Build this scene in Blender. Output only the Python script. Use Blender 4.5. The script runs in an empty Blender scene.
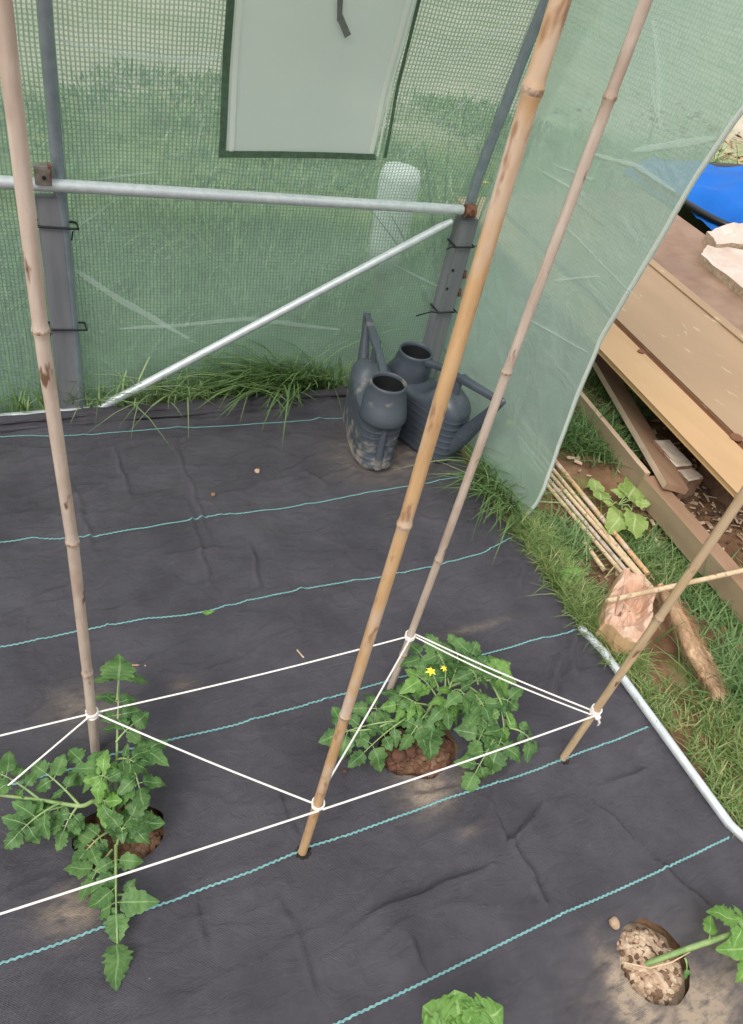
import bpy, bmesh, math, random
import numpy as np
from mathutils import Vector, Matrix, Euler, noise
random.seed(7); rng = np.random.default_rng(7)
PI = math.pi
scn = bpy.context.scene
COL = scn.collection

# ------------------------------------------------------------------ camera
PW, PH = 743.0, 1024.0
CX, CY = 371.5, 512.0
NAD = (168.0, 1310.0); VPX = (2000.0, 250.0)
F = math.sqrt(-((NAD[0]-CX)*(VPX[0]-CX)+(NAD[1]-CY)*(VPX[1]-CY)))
def cray(x, y): return Vector((x-CX, -(y-CY), -F))
Zw = (-cray(*NAD)).normalized(); Xw = cray(*VPX).normalized(); Xw = (Xw - Zw*Xw.dot(Zw)).normalized(); Yw = Zw.cross(Xw)
CAMH = 1.55
CAM = Vector((0, 0, CAMH))
RM = Matrix((Xw, Yw, Zw))                       # camera -> world
cd = bpy.data.cameras.new('camera'); cam = bpy.data.objects.new('camera', cd); COL.objects.link(cam)
cd.sensor_fit = 'VERTICAL'; cd.sensor_height = 36; cd.lens = F*36/PH; cd.clip_start = .02
cam.matrix_world = Matrix.Translation(CAM) @ RM.to_4x4()
scn.camera = cam
def wray(x, y): return RM @ cray(x, y)
def G(x, y, z=0.0):                             # point of the view line at height z
    d = wray(x, y); return CAM + d*((z-CAMH)/d.z)
def PY(x, y, Y):
    d = wray(x, y); return CAM + d*(Y/d.y)
def PX(x, y, X):
    d = wray(x, y); return CAM + d*(X/d.x)

# ------------------------------------------------------------------ mesh builder
class MB:
    def __init__(s): s.v=[]; s.f=[]; s.m=[]; s.uv=[]; s.sm=[]
    def add(s, vs, fs, mi=0, uvs=None, smooth=True):
        o=len(s.v); s.v += [tuple(v) for v in vs]
        s.uv += (uvs if uvs else [(0.,0.)]*len(vs))
        for f in fs: s.f.append(tuple(i+o for i in f)); s.m.append(mi); s.sm.append(smooth)
    def grid(s, P, mi=0, closed=False, UV=None, smooth=True):
        n=len(P); m=len(P[0]); vs=[p for r in P for p in r]; fs=[]
        for i in range(n-1):
            for j in range(m if closed else m-1):
                k=(j+1)%m; fs.append((i*m+j, i*m+k, (i+1)*m+k, (i+1)*m+j))
        s.add(vs, fs, mi, [u for r in UV for u in r] if UV else None, smooth)
    def tube(s, pts, r, seg=10, mi=0, cap=True, flat=1.0, updir=None):
        pts=[Vector(p) for p in pts]; n=len(pts)
        rs=[r]*n if not hasattr(r,'__len__') else r
        up=None; rows=[]; UV=[]; L=0
        for i,p in enumerate(pts):
            t=(pts[min(i+1,n-1)]-pts[max(i-1,0)]).normalized()
            if up is None:
                up=Vector(updir) if updir else (Vector((0,0,1)) if abs(t.z)<.9 else Vector((1,0,0)))
            up=(up-t*up.dot(t)).normalized(); sd=t.cross(up)
            if i: L+=(p-pts[i-1]).length
            rows.append([p+(sd*math.cos(a)+up*math.sin(a)*flat)*rs[i] for a in [2*PI*k/seg for k in range(seg)]])
            UV.append([(k/seg, L) for k in range(seg)])
        s.grid(rows, mi, True, UV)
        if cap:
            for row,c,fl in ((rows[0],pts[0],1),(rows[-1],pts[-1],0)):
                fs=[((k+1)%seg,k,seg) if fl else (k,(k+1)%seg,seg) for k in range(seg)]
                s.add(row+[c], fs, mi, [(.5, 0 if fl else L)]*(seg+1), False)
    def box(s, c, ax, ay, az, mi=0, bev=0.0):   # centre and three half-axes
        c=Vector(c); ax=Vector(ax); ay=Vector(ay); az=Vector(az)
        bm=bmesh.new(); bmesh.ops.create_cube(bm,size=2)
        M=Matrix((ax,ay,az)).transposed()
        for v in bm.verts: v.co = M@v.co + c
        if bev: bmesh.ops.bevel(bm,geom=bm.edges[:],offset=bev,segments=2,affect='EDGES')
        bmesh.ops.recalc_face_normals(bm,faces=bm.faces[:])
        bm.verts.index_update(); s.add([v.co.copy() for v in bm.verts],[[v.index for v in f.verts] for f in bm.faces],mi,None,False); bm.free()
    def lathe(s, prof, c=(0,0,0), seg=32, mi=0, M=None):
        rows=[]
        for r,z in prof:
            row=[Vector((r*math.cos(2*PI*k/seg), r*math.sin(2*PI*k/seg), z)) for k in range(seg)]
            if M: row=[M@p for p in row]
            rows.append([p+Vector(c) for p in row])
        s.grid(rows, mi, True)
    def rock(s, c, r, mi=0, sq=(1,1,1), sub=2, amp=.35, seed=0, smooth=False):
        bm=bmesh.new(); bmesh.ops.create_icosphere(bm,subdivisions=sub,radius=1)
        E=Euler((random.random()*6,random.random()*6,random.random()*6)).to_matrix(); o=Vector((seed*3.1,seed*1.7,seed))
        for v in bm.verts:
            p=v.co*(1+amp*noise.noise(v.co*1.5+o)); v.co=Vector(c)+Matrix.Diagonal(sq)@(E@p)*r
        bm.verts.index_update(); s.add([v.co.copy() for v in bm.verts],[[v.index for v in f.verts] for f in bm.faces],mi,None,smooth); bm.free()
    def build(s, name, mats, parent=None, origin=None, world=None):
        me=bpy.data.meshes.new(name)
        o=bpy.data.objects.new(name, me); COL.objects.link(o)
        if parent is not None:
            off=Vector(parent['_w']) if '_w' in parent else parent.location; o.parent=parent; o['_w']=tuple(off)
        else:
            off=Vector(origin) if origin is not None else Vector((0,0,0)); o.location=off; o['_w']=tuple(off)
        A=np.array(s.v,dtype=np.float64)-np.array(tuple(off))
        me.from_pydata(A.tolist(),[],s.f)
        if not isinstance(mats,(list,tuple)): mats=[mats]
        for m in mats: me.materials.append(m)
        me.polygons.foreach_set('material_index',s.m); me.polygons.foreach_set('use_smooth',s.sm)
        uvl=me.uv_layers.new(name='UVMap'); li=np.empty(len(me.loops),dtype=np.int32); me.loops.foreach_get('vertex_index',li)
        uvl.data.foreach_set('uv',np.array(s.uv,dtype=np.float32)[li].ravel())
        me.update(); return o
def root(name, loc, label, cat, group=None, kind=None):
    o=bpy.data.objects.new(name,None); COL.objects.link(o); o.location=loc; o.empty_display_size=.05; o['_w']=tuple(loc)
    tag(o,label,cat,group,kind); return o
def tag(o, label=None, cat=None, group=None, kind=None):
    if label: o['label']=label
    if cat: o['category']=cat
    if group: o['group']=group
    if kind: o['kind']=kind
    return o

# ------------------------------------------------------------------ materials
def srgb(r,g,b):
    f=lambda c:((c/255+.055)/1.055)**2.4 if c>10 else c/255/12.92
    return (f(r),f(g),f(b),1)
class NT:
    def __init__(s,name):
        s.mat=bpy.data.materials.new(name); s.mat.use_nodes=True; s.t=s.mat.node_tree; s.t.nodes.clear()
        s.out=s.n('ShaderNodeOutputMaterial')
    def n(s,t,**k):
        x=s.t.nodes.new(t)
        for a,b in k.items():
            if a.startswith('i_'): x.inputs[a[2:].replace('_',' ')].default_value=b
            else: setattr(x,a,b)
        return x
    def l(s,a,b): s.t.links.new(a,b)
    def math(s,op,a,b=None,c=None,clamp=False):
        m=s.n('ShaderNodeMath',operation=op,use_clamp=clamp)
        for i,v in enumerate((a,b,c)):
            if v is None: continue
            if isinstance(v,(int,float)): m.inputs[i].default_value=v
            else: s.l(v,m.inputs[i])
        return m.outputs[0]
    def mix(s,fac,a,b):
        m=s.n('ShaderNodeMix',data_type='RGBA')
        for k,v in ((0,fac),(6,a),(7,b)):
            if isinstance(v,(int,float,tuple)): m.inputs[k].default_value=v
            else: s.l(v,m.inputs[k])
        return m.outputs[2]
    def noise(s,scale,detail=3,vec=None,rough=.55,dist=0):
        x=s.n('ShaderNodeTexNoise'); x.inputs['Scale'].default_value=scale; x.inputs['Detail'].default_value=detail; x.inputs['Roughness'].default_value=rough; x.inputs['Distortion'].default_value=dist
        if vec is not None: s.l(vec,x.inputs['Vector'])
        return x.outputs[0]
    def ramp(s,fac,a,b,ca=(0,0,0,1),cb=(1,1,1,1)):
        r=s.n('ShaderNodeValToRGB'); r.color_ramp.elements[0].position=a; r.color_ramp.elements[1].position=b
        r.color_ramp.elements[0].color=ca; r.color_ramp.elements[1].color=cb; s.l(fac,r.inputs[0]); return r.outputs[0]
    def coord(s,which='Object'): return s.n('ShaderNodeTexCoord').outputs[which]
    def mapping(s,vec,scale):
        m=s.n('ShaderNodeMapping'); m.inputs['Scale'].default_value=scale; s.l(vec,m.inputs['Vector']); return m.outputs[0]
def pmat(name, c1, c2, rough=.6, scale=20, bump=.2, stretch=(1,1,1), metal=0, spec=.5, spots=None, bdist=.003, c3=None, coord='Object', lo=.35, hi=.65):
    N=NT(name); v=N.mapping(N.coord(coord),stretch)
    f=N.noise(scale,5,v); col=N.mix(N.ramp(f,lo,hi),c1,c2)
    if c3:
        f3=N.noise(scale*.3,3,v); col=N.mix(N.ramp(f3,.5,.7),col,c3)
    if spots:
        f2=N.noise(scale*spots[1],2,v); col=N.mix(N.ramp(f2,spots[2],spots[2]+.05),col,spots[0])
    b=N.n('ShaderNodeBsdfPrincipled'); N.l(col,b.inputs['Base Color']); b.inputs['Roughness'].default_value=rough; b.inputs['Metallic'].default_value=metal; b.inputs['Specular IOR Level'].default_value=spec
    if bump:
        bp=N.n('ShaderNodeBump'); bp.inputs['Strength'].default_value=bump; bp.inputs['Distance'].default_value=bdist
        N.l(N.noise(scale*2.2,6,v),bp.inputs['Height']); N.l(bp.outputs[0],b.inputs['Normal'])
    N.l(b.outputs[0],N.out.inputs[0]); return N.mat

M_steel=pmat('galvanised_steel',srgb(196,202,204),srgb(212,216,218),.40,40,.04,metal=.3)
M_steel2=pmat('galvanised_hoop',srgb(142,154,162),srgb(158,168,176),.42,25,.03,metal=.5)
M_post=pmat('grey_plastic_post',srgb(112,113,117),srgb(128,129,132),.6,30,.15,stretch=(1,1,.1))
M_rust=pmat('rust',srgb(98,62,48),srgb(140,95,75),.9,60,.4)
M_black=pmat('black_plastic',srgb(24,25,28),srgb(34,35,38),.45,20,.1)
M_brown=pmat('brown_bracket',srgb(120,112,104),srgb(150,140,130),.5,60,.2,metal=.3)
M_twine=pmat('white_twine',srgb(225,218,212),srgb(240,236,230),.8,400,.4,bdist=.001)
def cane_mat(name,c1,c2,c3,spot,mott=.62):
    N=NT(name); uv=N.coord('UV'); v=N.mapping(N.coord('Object'),(1,1,.12))
    f=N.noise(90,4,v); col=N.mix(N.ramp(f,.35,.65),c1,c2)
    f3=N.noise(12,4,N.mapping(N.coord('Object'),(1,1,.5))); col=N.mix(N.ramp(f3,.5,.62),col,c3)
    f2=N.noise(45,3,N.mapping(N.coord('Object'),(1,1,.35))); col=N.mix(N.ramp(f2,mott,mott+.08),col,spot)
    b=N.n('ShaderNodeBsdfPrincipled'); N.l(col,b.inputs['Base Color']); b.inputs['Roughness'].default_value=.55
    bp=N.n('ShaderNodeBump'); bp.inputs['Strength'].default_value=.2; bp.inputs['Distance'].default_value=.001; N.l(f,bp.inputs['Height']); N.l(bp.outputs[0],b.inputs['Normal'])
    N.l(b.outputs[0],N.out.inputs[0]); return N.mat
M_cane_grey=cane_mat('cane_pale',srgb(202,186,172),srgb(184,164,148),srgb(174,152,136),srgb(112,84,66))
M_cane_gold=cane_mat('cane_golden',srgb(206,170,126),srgb(188,150,108),srgb(206,186,168),srgb(160,124,96),.57)
M_cane_tan=cane_mat('cane_tan',srgb(206,180,144),srgb(186,158,122),srgb(196,172,144),srgb(110,80,55))
M_cane_node=pmat('cane_node',srgb(134,108,86),srgb(196,174,152),.7,160,.3)
M_can=pmat('can_plastic',srgb(62,69,78),srgb(76,83,92),.38,9,.1,spots=(srgb(78,80,80),4,.62))
def can_dirty():
    N=NT('can_plastic_dirty'); P=N.coord('Object'); sx=N.n('ShaderNodeSeparateXYZ'); N.l(P,sx.inputs[0])
    low=N.math('SUBTRACT',1.0,N.math('MULTIPLY',sx.outputs[2],6.5),clamp=True)
    f=N.math('ADD',N.noise(22,5,P),N.math('MULTIPLY',low,.22))
    col=N.mix(N.ramp(f,.58,.78),srgb(72,79,87),srgb(146,136,126))
    b=N.n('ShaderNodeBsdfPrincipled'); N.l(col,b.inputs['Base Color']); b.inputs['Roughness'].default_value=.48
    N.l(b.outputs[0],N.out.inputs[0]); return N.mat
M_can_dirty=can_dirty()
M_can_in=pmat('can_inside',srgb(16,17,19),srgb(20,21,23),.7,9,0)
M_soil=pmat('soil_brown',srgb(92,68,52),srgb(124,96,74),.95,14,.6,c3=srgb(140,112,88),bdist=.01)
M_crumb=pmat('soil_crumb',srgb(92,62,46),srgb(132,96,74),.95,40,.5)
M_clod=pmat('soil_clod',srgb(96,64,50),srgb(122,86,70),.95,30,.6)
M_grit=pmat('pale_grit',srgb(170,142,116),srgb(206,184,158),.95,60,.5)
M_chip=pmat('wood_chip',srgb(150,120,95),srgb(195,170,145),.9,30,.3)
M_hole_shade=pmat('hole_shade_soil',srgb(26,22,22),srgb(40,34,32),.9,60,.3)  # shade of the cane holes in the membrane, put into the soil colour
M_darkchip=pmat('dark_litter',srgb(70,50,40),srgb(105,80,62),.95,30,.3)
M_wood_door=pmat('worn_board',srgb(156,128,98),srgb(172,144,112),.6,5,.1,stretch=(1,.25,1),spots=(srgb(188,166,138),7,.66),c3=srgb(148,120,94),lo=.2,hi=.8)
M_wood_rim=pmat('pale_pine_rim',srgb(182,146,104),srgb(194,160,118),.6,6,.1,stretch=(1,.2,1))
M_wood_dark=pmat('brown_board',srgb(128,100,80),srgb(150,122,100),.6,7,.1,c3=srgb(112,86,68))
M_groove=pmat('brown_groove',srgb(108,66,42),srgb(124,78,50),.7,10,.1)
M_plank=pmat('weathered_plank',srgb(140,122,98),srgb(164,144,116),.85,8,.35,stretch=(1,.15,1),c3=srgb(118,104,78))
M_plank_edge=pmat('pale_plank',srgb(186,160,134),srgb(208,184,160),.85,14,.35,stretch=(1,.15,1),c3=srgb(160,134,108))
M_plank_brown=pmat('brown_plank',srgb(140,108,84),srgb(162,130,104),.85,10,.35,stretch=(1,.15,1))
M_brick_white=pmat('white_painted_brick',srgb(214,196,178),srgb(230,218,204),.9,30,.4,c3=srgb(176,142,118))
M_brick=pmat('brick_side',srgb(120,90,70),srgb(146,116,94),.9,30,.4)
M_stone=pmat('pink_stone',srgb(200,160,134),srgb(216,184,162),.95,22,.8,c3=srgb(180,136,108))
M_stone_side=pmat('tan_stone_side',srgb(168,136,98),srgb(190,158,120),.95,18,.6)
M_stone_white=pmat('stone_vein',srgb(222,194,172),srgb(236,214,196),.9,18,.4)
M_chipboard=pmat('chipboard_top',srgb(196,178,164),srgb(208,192,180),.8,16,.25,c3=srgb(182,160,144))
M_chipboard_edge=pmat('chipboard_edge',srgb(150,130,106),srgb(182,162,138),.9,50,.7)
M_tub=pmat('tub_plastic',srgb(22,24,28),srgb(30,32,36),.35,8,.1)
M_tarp=pmat('blue_tarp',srgb(6,92,178),srgb(10,102,190),.6,4,.1,spec=.25)
M_bristle=pmat('bristle',srgb(196,162,128),srgb(224,196,162),.85,30,0)
M_strap=pmat('grey_strap',srgb(104,106,104),srgb(124,126,122),.7,60,.2)
M_white_blob=pmat('white_tub',srgb(232,228,228),srgb(242,240,240),.5,10,0)
def leafy(name,c1,c2,vein,trans=.35,scale=18):
    N=NT(name); uv=N.n('ShaderNodeSeparateXYZ'); N.l(N.coord('UV'),uv.inputs[0])
    f=N.noise(scale,3,N.coord('Object')); col=N.mix(N.ramp(f,.35,.65),c1,c2)
    mid=N.math('LESS_THAN',uv.outputs[0],.07)
    sv=N.math('FRACT',N.math('SUBTRACT',N.math('MULTIPLY',uv.outputs[1],6),N.math('MULTIPLY',uv.outputs[0],1.6)))
    vv=N.math('MAXIMUM',mid,N.math('MULTIPLY',N.math('LESS_THAN',sv,.14),.35))
    col=N.mix(vv,col,vein)
    b=N.n('ShaderNodeBsdfPrincipled'); N.l(col,b.inputs['Base Color']); b.inputs['Roughness'].default_value=.5; b.inputs['Specular IOR Level'].default_value=.35
    t=N.n('ShaderNodeBsdfTranslucent'); N.l(col,t.inputs['Color'])
    m=N.n('ShaderNodeMixShader'); m.inputs[0].default_value=trans; N.l(b.outputs[0],m.inputs[1]); N.l(t.outputs[0],m.inputs[2]); N.l(m.outputs[0],N.out.inputs[0]); return N.mat
M_leaf=leafy('tomato_leaf',srgb(72,110,60),srgb(112,150,86),srgb(138,170,112))
M_leaf2=leafy('weed_leaf',srgb(138,166,84),srgb(170,192,112),srgb(196,208,148))
M_leaf3=leafy('young_leaf',srgb(104,150,66),srgb(132,174,90),srgb(162,194,122))
M_stem=pmat('green_stem',srgb(116,146,84),srgb(150,172,112),.6,40,.1)
M_flower=pmat('yellow_petal',srgb(236,214,50),srgb(245,228,80),.6,20,0)
def grass_mat(name,a,b,c,trans=.3):
    N=NT(name); uv=N.n('ShaderNodeSeparateXYZ'); N.l(N.coord('UV'),uv.inputs[0])
    r=N.n('ShaderNodeValToRGB'); r.color_ramp.elements[0].color=a; r.color_ramp.elements[1].color=c
    e=r.color_ramp.elements.new(.5); e.color=b; N.l(uv.outputs[0],r.inputs[0])
    bb=N.n('ShaderNodeBsdfPrincipled'); N.l(r.outputs[0],bb.inputs['Base Color']); bb.inputs['Roughness'].default_value=.55
    t=N.n('ShaderNodeBsdfTranslucent'); N.l(r.outputs[0],t.inputs['Color'])
    m=N.n('ShaderNodeMixShader'); m.inputs[0].default_value=trans; N.l(bb.outputs[0],m.inputs[1]); N.l(t.outputs[0],m.inputs[2]); N.l(m.outputs[0],N.out.inputs[0]); return N.mat
M_grass=grass_mat('grass_blades',srgb(92,120,60),srgb(130,154,86),srgb(190,182,134))
M_grass_tall=grass_mat('tall_grass_blades',srgb(88,120,68),srgb(128,158,96),srgb(178,190,140))

# cover sheeting: reinforced translucent film with a square grid of threads
def cover_mat(name, cell=.0108, film=(0.50,0.67,0.55,1), tint=(.80,.93,.85,1), open_=.50, thread=.84, dark=(.20,.31,.25,1), gloss=.10, lw=.40, warp=.004):
    N=NT(name); wn=N.n('ShaderNodeTexNoise'); wn.inputs['Scale'].default_value=5; wn.inputs['Detail'].default_value=3; N.l(N.coord('UV'),wn.inputs['Vector'])
    vm=N.n('ShaderNodeVectorMath',operation='MULTIPLY_ADD'); N.l(wn.outputs['Color'],vm.inputs[0]); vm.inputs[1].default_value=(warp*2,warp*6,0); N.l(N.coord('UV'),vm.inputs[2])
    uv=N.n('ShaderNodeSeparateXYZ'); N.l(vm.outputs[0],uv.inputs[0])
    lines=[]
    for k in (0,1):
        fr=N.math('FRACT',N.math('DIVIDE',uv.outputs[k],cell)); a=N.math('ABSOLUTE',N.math('SUBTRACT',fr,.5))
        lines.append(N.ramp(a,.5-lw*.5-.08,.5-lw*.5+.08))
    mask=N.math('MAXIMUM',lines[0],N.math('MULTIPLY',lines[1],.8))
    haze=N.ramp(N.noise(2.2,5,N.coord('Object')),.3,.7,(.80,.80,.80,1),(1.18,1.18,1.18,1))
    scr=N.ramp(N.noise(26,7,N.mapping(N.coord('Object'),(1,1,2)),.75,1.5),.56,.74)
    film_c=N.mix(mask,film,dark); film_c=N.mix(N.math('MULTIPLY',scr,.45),film_c,(.80,.88,.84,1))
    d=N.n('ShaderNodeBsdfDiffuse'); N.l(film_c,d.inputs[0]); t=N.n('ShaderNodeBsdfTranslucent'); N.l(film_c,t.inputs[0])
    dt=N.n('ShaderNodeMixShader'); dt.inputs[0].default_value=.5; N.l(d.outputs[0],dt.inputs[1]); N.l(t.outputs[0],dt.inputs[2])
    tr=N.n('ShaderNodeBsdfTransparent'); tr.inputs[0].default_value=tint
    fac=N.math('ADD',N.math('MULTIPLY',mask,thread-(1-open_)),N.math('MULTIPLY',haze,1-open_),clamp=True)
    m=N.n('ShaderNodeMixShader'); N.l(fac,m.inputs[0]); N.l(tr.outputs[0],m.inputs[1]); N.l(dt.outputs[0],m.inputs[2])
    g=N.n('ShaderNodeBsdfGlossy'); g.inputs['Roughness'].default_value=.35; g.inputs[0].default_value=(.9,.95,.93,1)
    bp=N.n('ShaderNodeBump'); bp.inputs['Strength'].default_value=.6; bp.inputs['Distance'].default_value=.012
    N.l(N.noise(9,6,N.coord('Object'),dist=1.2),bp.inputs['Height']); N.l(bp.outputs[0],g.inputs['Normal']); N.l(bp.outputs[0],d.inputs['Normal'])
    fz=N.n('ShaderNodeLayerWeight'); fz.inputs[0].default_value=.5; N.l(bp.outputs[0],fz.inputs['Normal'])
    gf=N.math('ADD',gloss*.5,N.math('MULTIPLY',fz.outputs['Facing'],gloss))
    m2=N.n('ShaderNodeMixShader'); N.l(gf,m2.inputs[0]); N.l(m.outputs[0],m2.inputs[1]); N.l(g.outputs[0],m2.inputs[2])
    N.l(m2.outputs[0],N.out.inputs[0]); return N.mat
M_cover=cover_mat('cover_sheet')
M_cover_end=cover_mat('cover_sheet_end',film=(.52,.66,.58,1),tint=(.62,.86,.72,1),open_=.28,thread=.86,dark=(.38,.54,.46,1),gloss=.22,lw=.3)
def thin(name,c,op):
    N=NT(name); d=N.n('ShaderNodeBsdfDiffuse'); d.inputs[0].default_value=c; t=N.n('ShaderNodeBsdfTranslucent'); t.inputs[0].default_value=c
    dt=N.n('ShaderNodeMixShader'); dt.inputs[0].default_value=.45; N.l(d.outputs[0],dt.inputs[1]); N.l(t.outputs[0],dt.inputs[2])
    tr=N.n('ShaderNodeBsdfTransparent'); m=N.n('ShaderNodeMixShader'); m.inputs[0].default_value=op
    N.l(tr.outputs[0],m.inputs[1]); N.l(dt.outputs[0],m.inputs[2]); N.l(m.outputs[0],N.out.inputs[0]); return N.mat
M_crease=thin('whitened_crease',(.78,.88,.82,1),.40)
M_screen=thin('window_screen',(.88,.91,.88,1),.86)
M_binding=thin('pale_binding',(.90,.92,.86,1),.96)
M_zip=pmat('dark_green_strip',srgb(66,92,70),srgb(84,108,86),.7,60,.2)

# ------------------------------------------------------------------ profile of the tunnel wall (Y as a function of z)
PROF=[(0,2.118),(.69,2.118),(1.03,2.072),(1.31,2.02),(1.6,1.93),(1.85,1.79),(2.05,1.58),(2.2,1.28),(2.26,.9),(2.27,.6)]
def prof(z):
    for (a,ya),(b,yb) in zip(PROF,PROF[1:]):
        if z<=b: return ya+(yb-ya)*(z-a)/(b-a)
    return PROF[-1][1]
def on_wall(x,y,off=.0):                         # where the view line meets the tunnel side wall
    d=wray(x,y); lo,hi=.5,12.
    f=lambda t:(CAM+d*t).y-(prof(max(0,(CAM+d*t).z))+off)
    lo=.0005; hi=2.5/d.y
    for _ in range(50):
        m=(lo+hi)/2
        if f(m)>0: hi=m
        else: lo=m
    return CAM+d*hi

# ------------------------------------------------------------------ ground
def fbm(x,y,s=1.,o=3): return noise.fractal(Vector((x*s,y*s,1.3)),1.0,2.0,o)
g=MB(); NX,NY=120,130
xs=np.linspace(-4,14,NX); ys=np.linspace(-3,22,NY)
xs=np.concatenate([np.linspace(-6,1.2,20),np.linspace(1.25,3.6,110),np.linspace(3.7,24,40)]); ys=np.concatenate([np.linspace(-3,-.1,10),np.linspace(-.05,2.6,110),np.linspace(2.7,24,60)])
def gz(x,y):
    inside=(x<1.42 and y<2.15)
    if inside: return -.035
    e=min(1,max(0,(x-1.42)/.15)) if y<2.15 else min(1,(y-2.15)/.15)
    return -.012 + .03*fbm(x,y,2.5,4)*e + .008*fbm(x,y,11,2)*e - .02*(1-e)
g.grid([[Vector((x,y,gz(x,y))) for x in xs] for y in ys])
def ground_mat():
    N=NT('ground_soil_and_turf'); P=N.coord('Object'); sx=N.n('ShaderNodeSeparateXYZ'); N.l(P,sx.inputs[0])
    soil=N.mix(N.ramp(N.noise(9,6,P),.35,.65),srgb(98,72,54),srgb(142,112,86))
    turf=N.mix(N.ramp(N.noise(6,5,P),.35,.65),srgb(104,118,66),srgb(136,146,92))
    far=N.mix(N.ramp(N.noise(1.1,6,P),.4,.6),srgb(196,184,166),srgb(176,172,146))
    outb=N.math('GREATER_THAN',N.math('ADD',sx.outputs[1],N.math('MULTIPLY',N.noise(3,3,P),.3)),2.3)
    c=N.mix(outb,N.mix(N.ramp(N.noise(2.6,3,P),.56,.70),soil,turf),turf)
    yy=N.math('ADD',sx.outputs[1],N.math('MULTIPLY',N.noise(.9,4,P),2.6))
    band=N.ramp(N.math('DIVIDE',yy,12),.52,.60)
    c=N.mix(band,c,far)
    b=N.n('ShaderNodeBsdfPrincipled'); N.l(c,b.inputs['Base Color']); b.inputs['Roughness'].default_value=.95; b.inputs['Specular IOR Level'].default_value=.1
    bp=N.n('ShaderNodeBump'); bp.inputs['Strength'].default_value=.7; bp.inputs['Distance'].default_value=.015; N.l(N.noise(35,6,P),bp.inputs['Height']); N.l(bp.outputs[0],b.inputs['Normal'])
    N.l(b.outputs[0],N.out.inputs[0]); return N.mat
tag(g.build('ground',ground_mat()),kind='structure')

# ------------------------------------------------------------------ weed membrane
HOLES=[((.052,.683),(.086,.068)),((.726,.668),(.098,.075)),((.985,.092),(.076,.076))]
DUST=[((.895,.03),(.026,.09),1.3),((1.04,-.01),(.06,.045),1.0),((1.00,-.05),(.05,.04),.9),((1.16,.03),(.05,.07),.35),((.70,.57),(.06,.05),.6),((.80,.57),(.04,.015),.3),((-.05,.57),(.05,.035),.55),((.08,.95),(.03,.03),.3),((1.10,1.70),(.16,.12),.35),((.95,.0),(.14,.12),.35),((.25,.99),(.03,.02),.2),((1.05,.95),(.10,.012),.25),((.75,.45),(.03,.012),.2),((.02,1.0),(.06,.05),.3)]
RE=[(2.2,1.42),(1.75,1.40),(1.53,1.373),(1.34,1.381),(1.21,1.388),(1.11,1.394),(.98,1.390),(.81,1.388),(.5,1.385),(0,1.38),(-.8,1.38)]
def redge(y):
    for (a,xa),(b,xb) in zip(RE,RE[1:]):
        if y>=b: return xa+(xb-xa)*(a-y)/(a-b)
    return RE[-1][1]
CREASE=[]   # packing folds and wrinkles, as ground lines
for a,b,h,w in [((110,440),(132,505),.004,.006),((170,430),(215,560),.003,.006),((250,540),(262,600),.004,.006),((70,480),(95,560),.003,.008),((60,505),(110,490),.006,.01),((30,600),(90,585),.004,.01),
    ((215,500),(300,478),.004,.01),((150,560),(250,550),.003,.01),((340,935),(500,862),.008,.009),((500,862),(545,800),.006,.008),((520,860),(548,915),.006,.007),((405,930),(425,980),.004,.006),((640,850),(725,930),.005,.006),((590,800),(640,850),.004,.006),
    ((190,890),(205,960),.003,.006),((270,880),(330,1024),.003,.006),((270,780),(300,850),.003,.006),((480,800),(540,900),.004,.007),((600,790),(650,770),.005,.01),((560,650),(548,700),.006,.012),((525,560),(515,600),.004,.01),((575,625),(570,680),.006,.012),((410,800),(470,790),.003,.008),
    ((180,485),(215,610),.003,.006),((300,470),(330,490),.006,.012),((240,500),(330,450),.004,.012),((30,720),(60,700),.003,.008),((200,680),(240,660),.004,.008),((0,900),(60,870),.003,.008),((10,470),(80,455),.008,.014),((80,460),(150,440),.007,.012),((640,920),(590,1000),.003,.01),((700,960),(743,940),.004,.01)]:
    CREASE.append((G(*a),G(*b),h,w))
def membase(x,y):
    z=.006+.006*fbm(x,y,3.2,3)+.0035*fbm(x+5,y*1.0,9,3)
    r=1-abs(fbm(x*.7+y*.5,y*1.6-x*.3,4,2))*8
    if r>0: z+=.007*r*r
    r=1-abs(fbm(x*.5+7,y*1.9+x*.2,7,2))*9
    if r>0: z+=.004*r*r
    if y>1.975:
        u=(y-1.975)
        z+=(.012*min(1,u/.07)+.010*math.sin(u*90-1.2+2.2*fbm(x,0,1.6,2))+.010*fbm(x,y*3,5,3))*min(1,u/.03)
    return z
def memcrease(X,Y):
    Z=np.zeros_like(X); wob=.007*np.sin(X*31+1.7*np.sin(Y*23))*np.sin(Y*27+X*9)
    for a,b,h,w in CREASE:
        d=np.array([b.x-a.x,b.y-a.y]); L2=d@d; px=X-a.x; py=Y-a.y; t=np.clip((px*d[0]+py*d[1])/L2,0,1)
        ex=px-t*d[0]; ey=py-t*d[1]; n=np.array([-d[1],d[0]])/math.sqrt(L2); s_=ex*n[0]+ey*n[1]+wob; e=np.hypot(ex,ey)
        f=np.clip(np.minimum(4*t,4*(1-t)),0,1); h=h*2.6
        Z+=np.where(e<.05,f*(h*np.exp(-(s_/w)**2)-h*.6*np.exp(-((s_-1.9*w)/w)**2)),0)
    return Z
def memz(x,y): return membase(x,y)+float(memcrease(np.array([x]),np.array([y]))[0])
step=.0062; mx=np.arange(-.9,1.0001,step); my=np.arange(-.55,2.098,step)
NXm=int((1.37+.9)/step); m=MB(); rows=[];
for y in my:
    xe=redge(y)-(.02+.012*fbm(0,y,6,2) if y<1.5 else 0)+.012*fbm(3,y,9,2)
    rows.append([[-.9+(xe+.9)*i/(NXm) ,float(y)] for i in range(NXm+1)])
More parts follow.
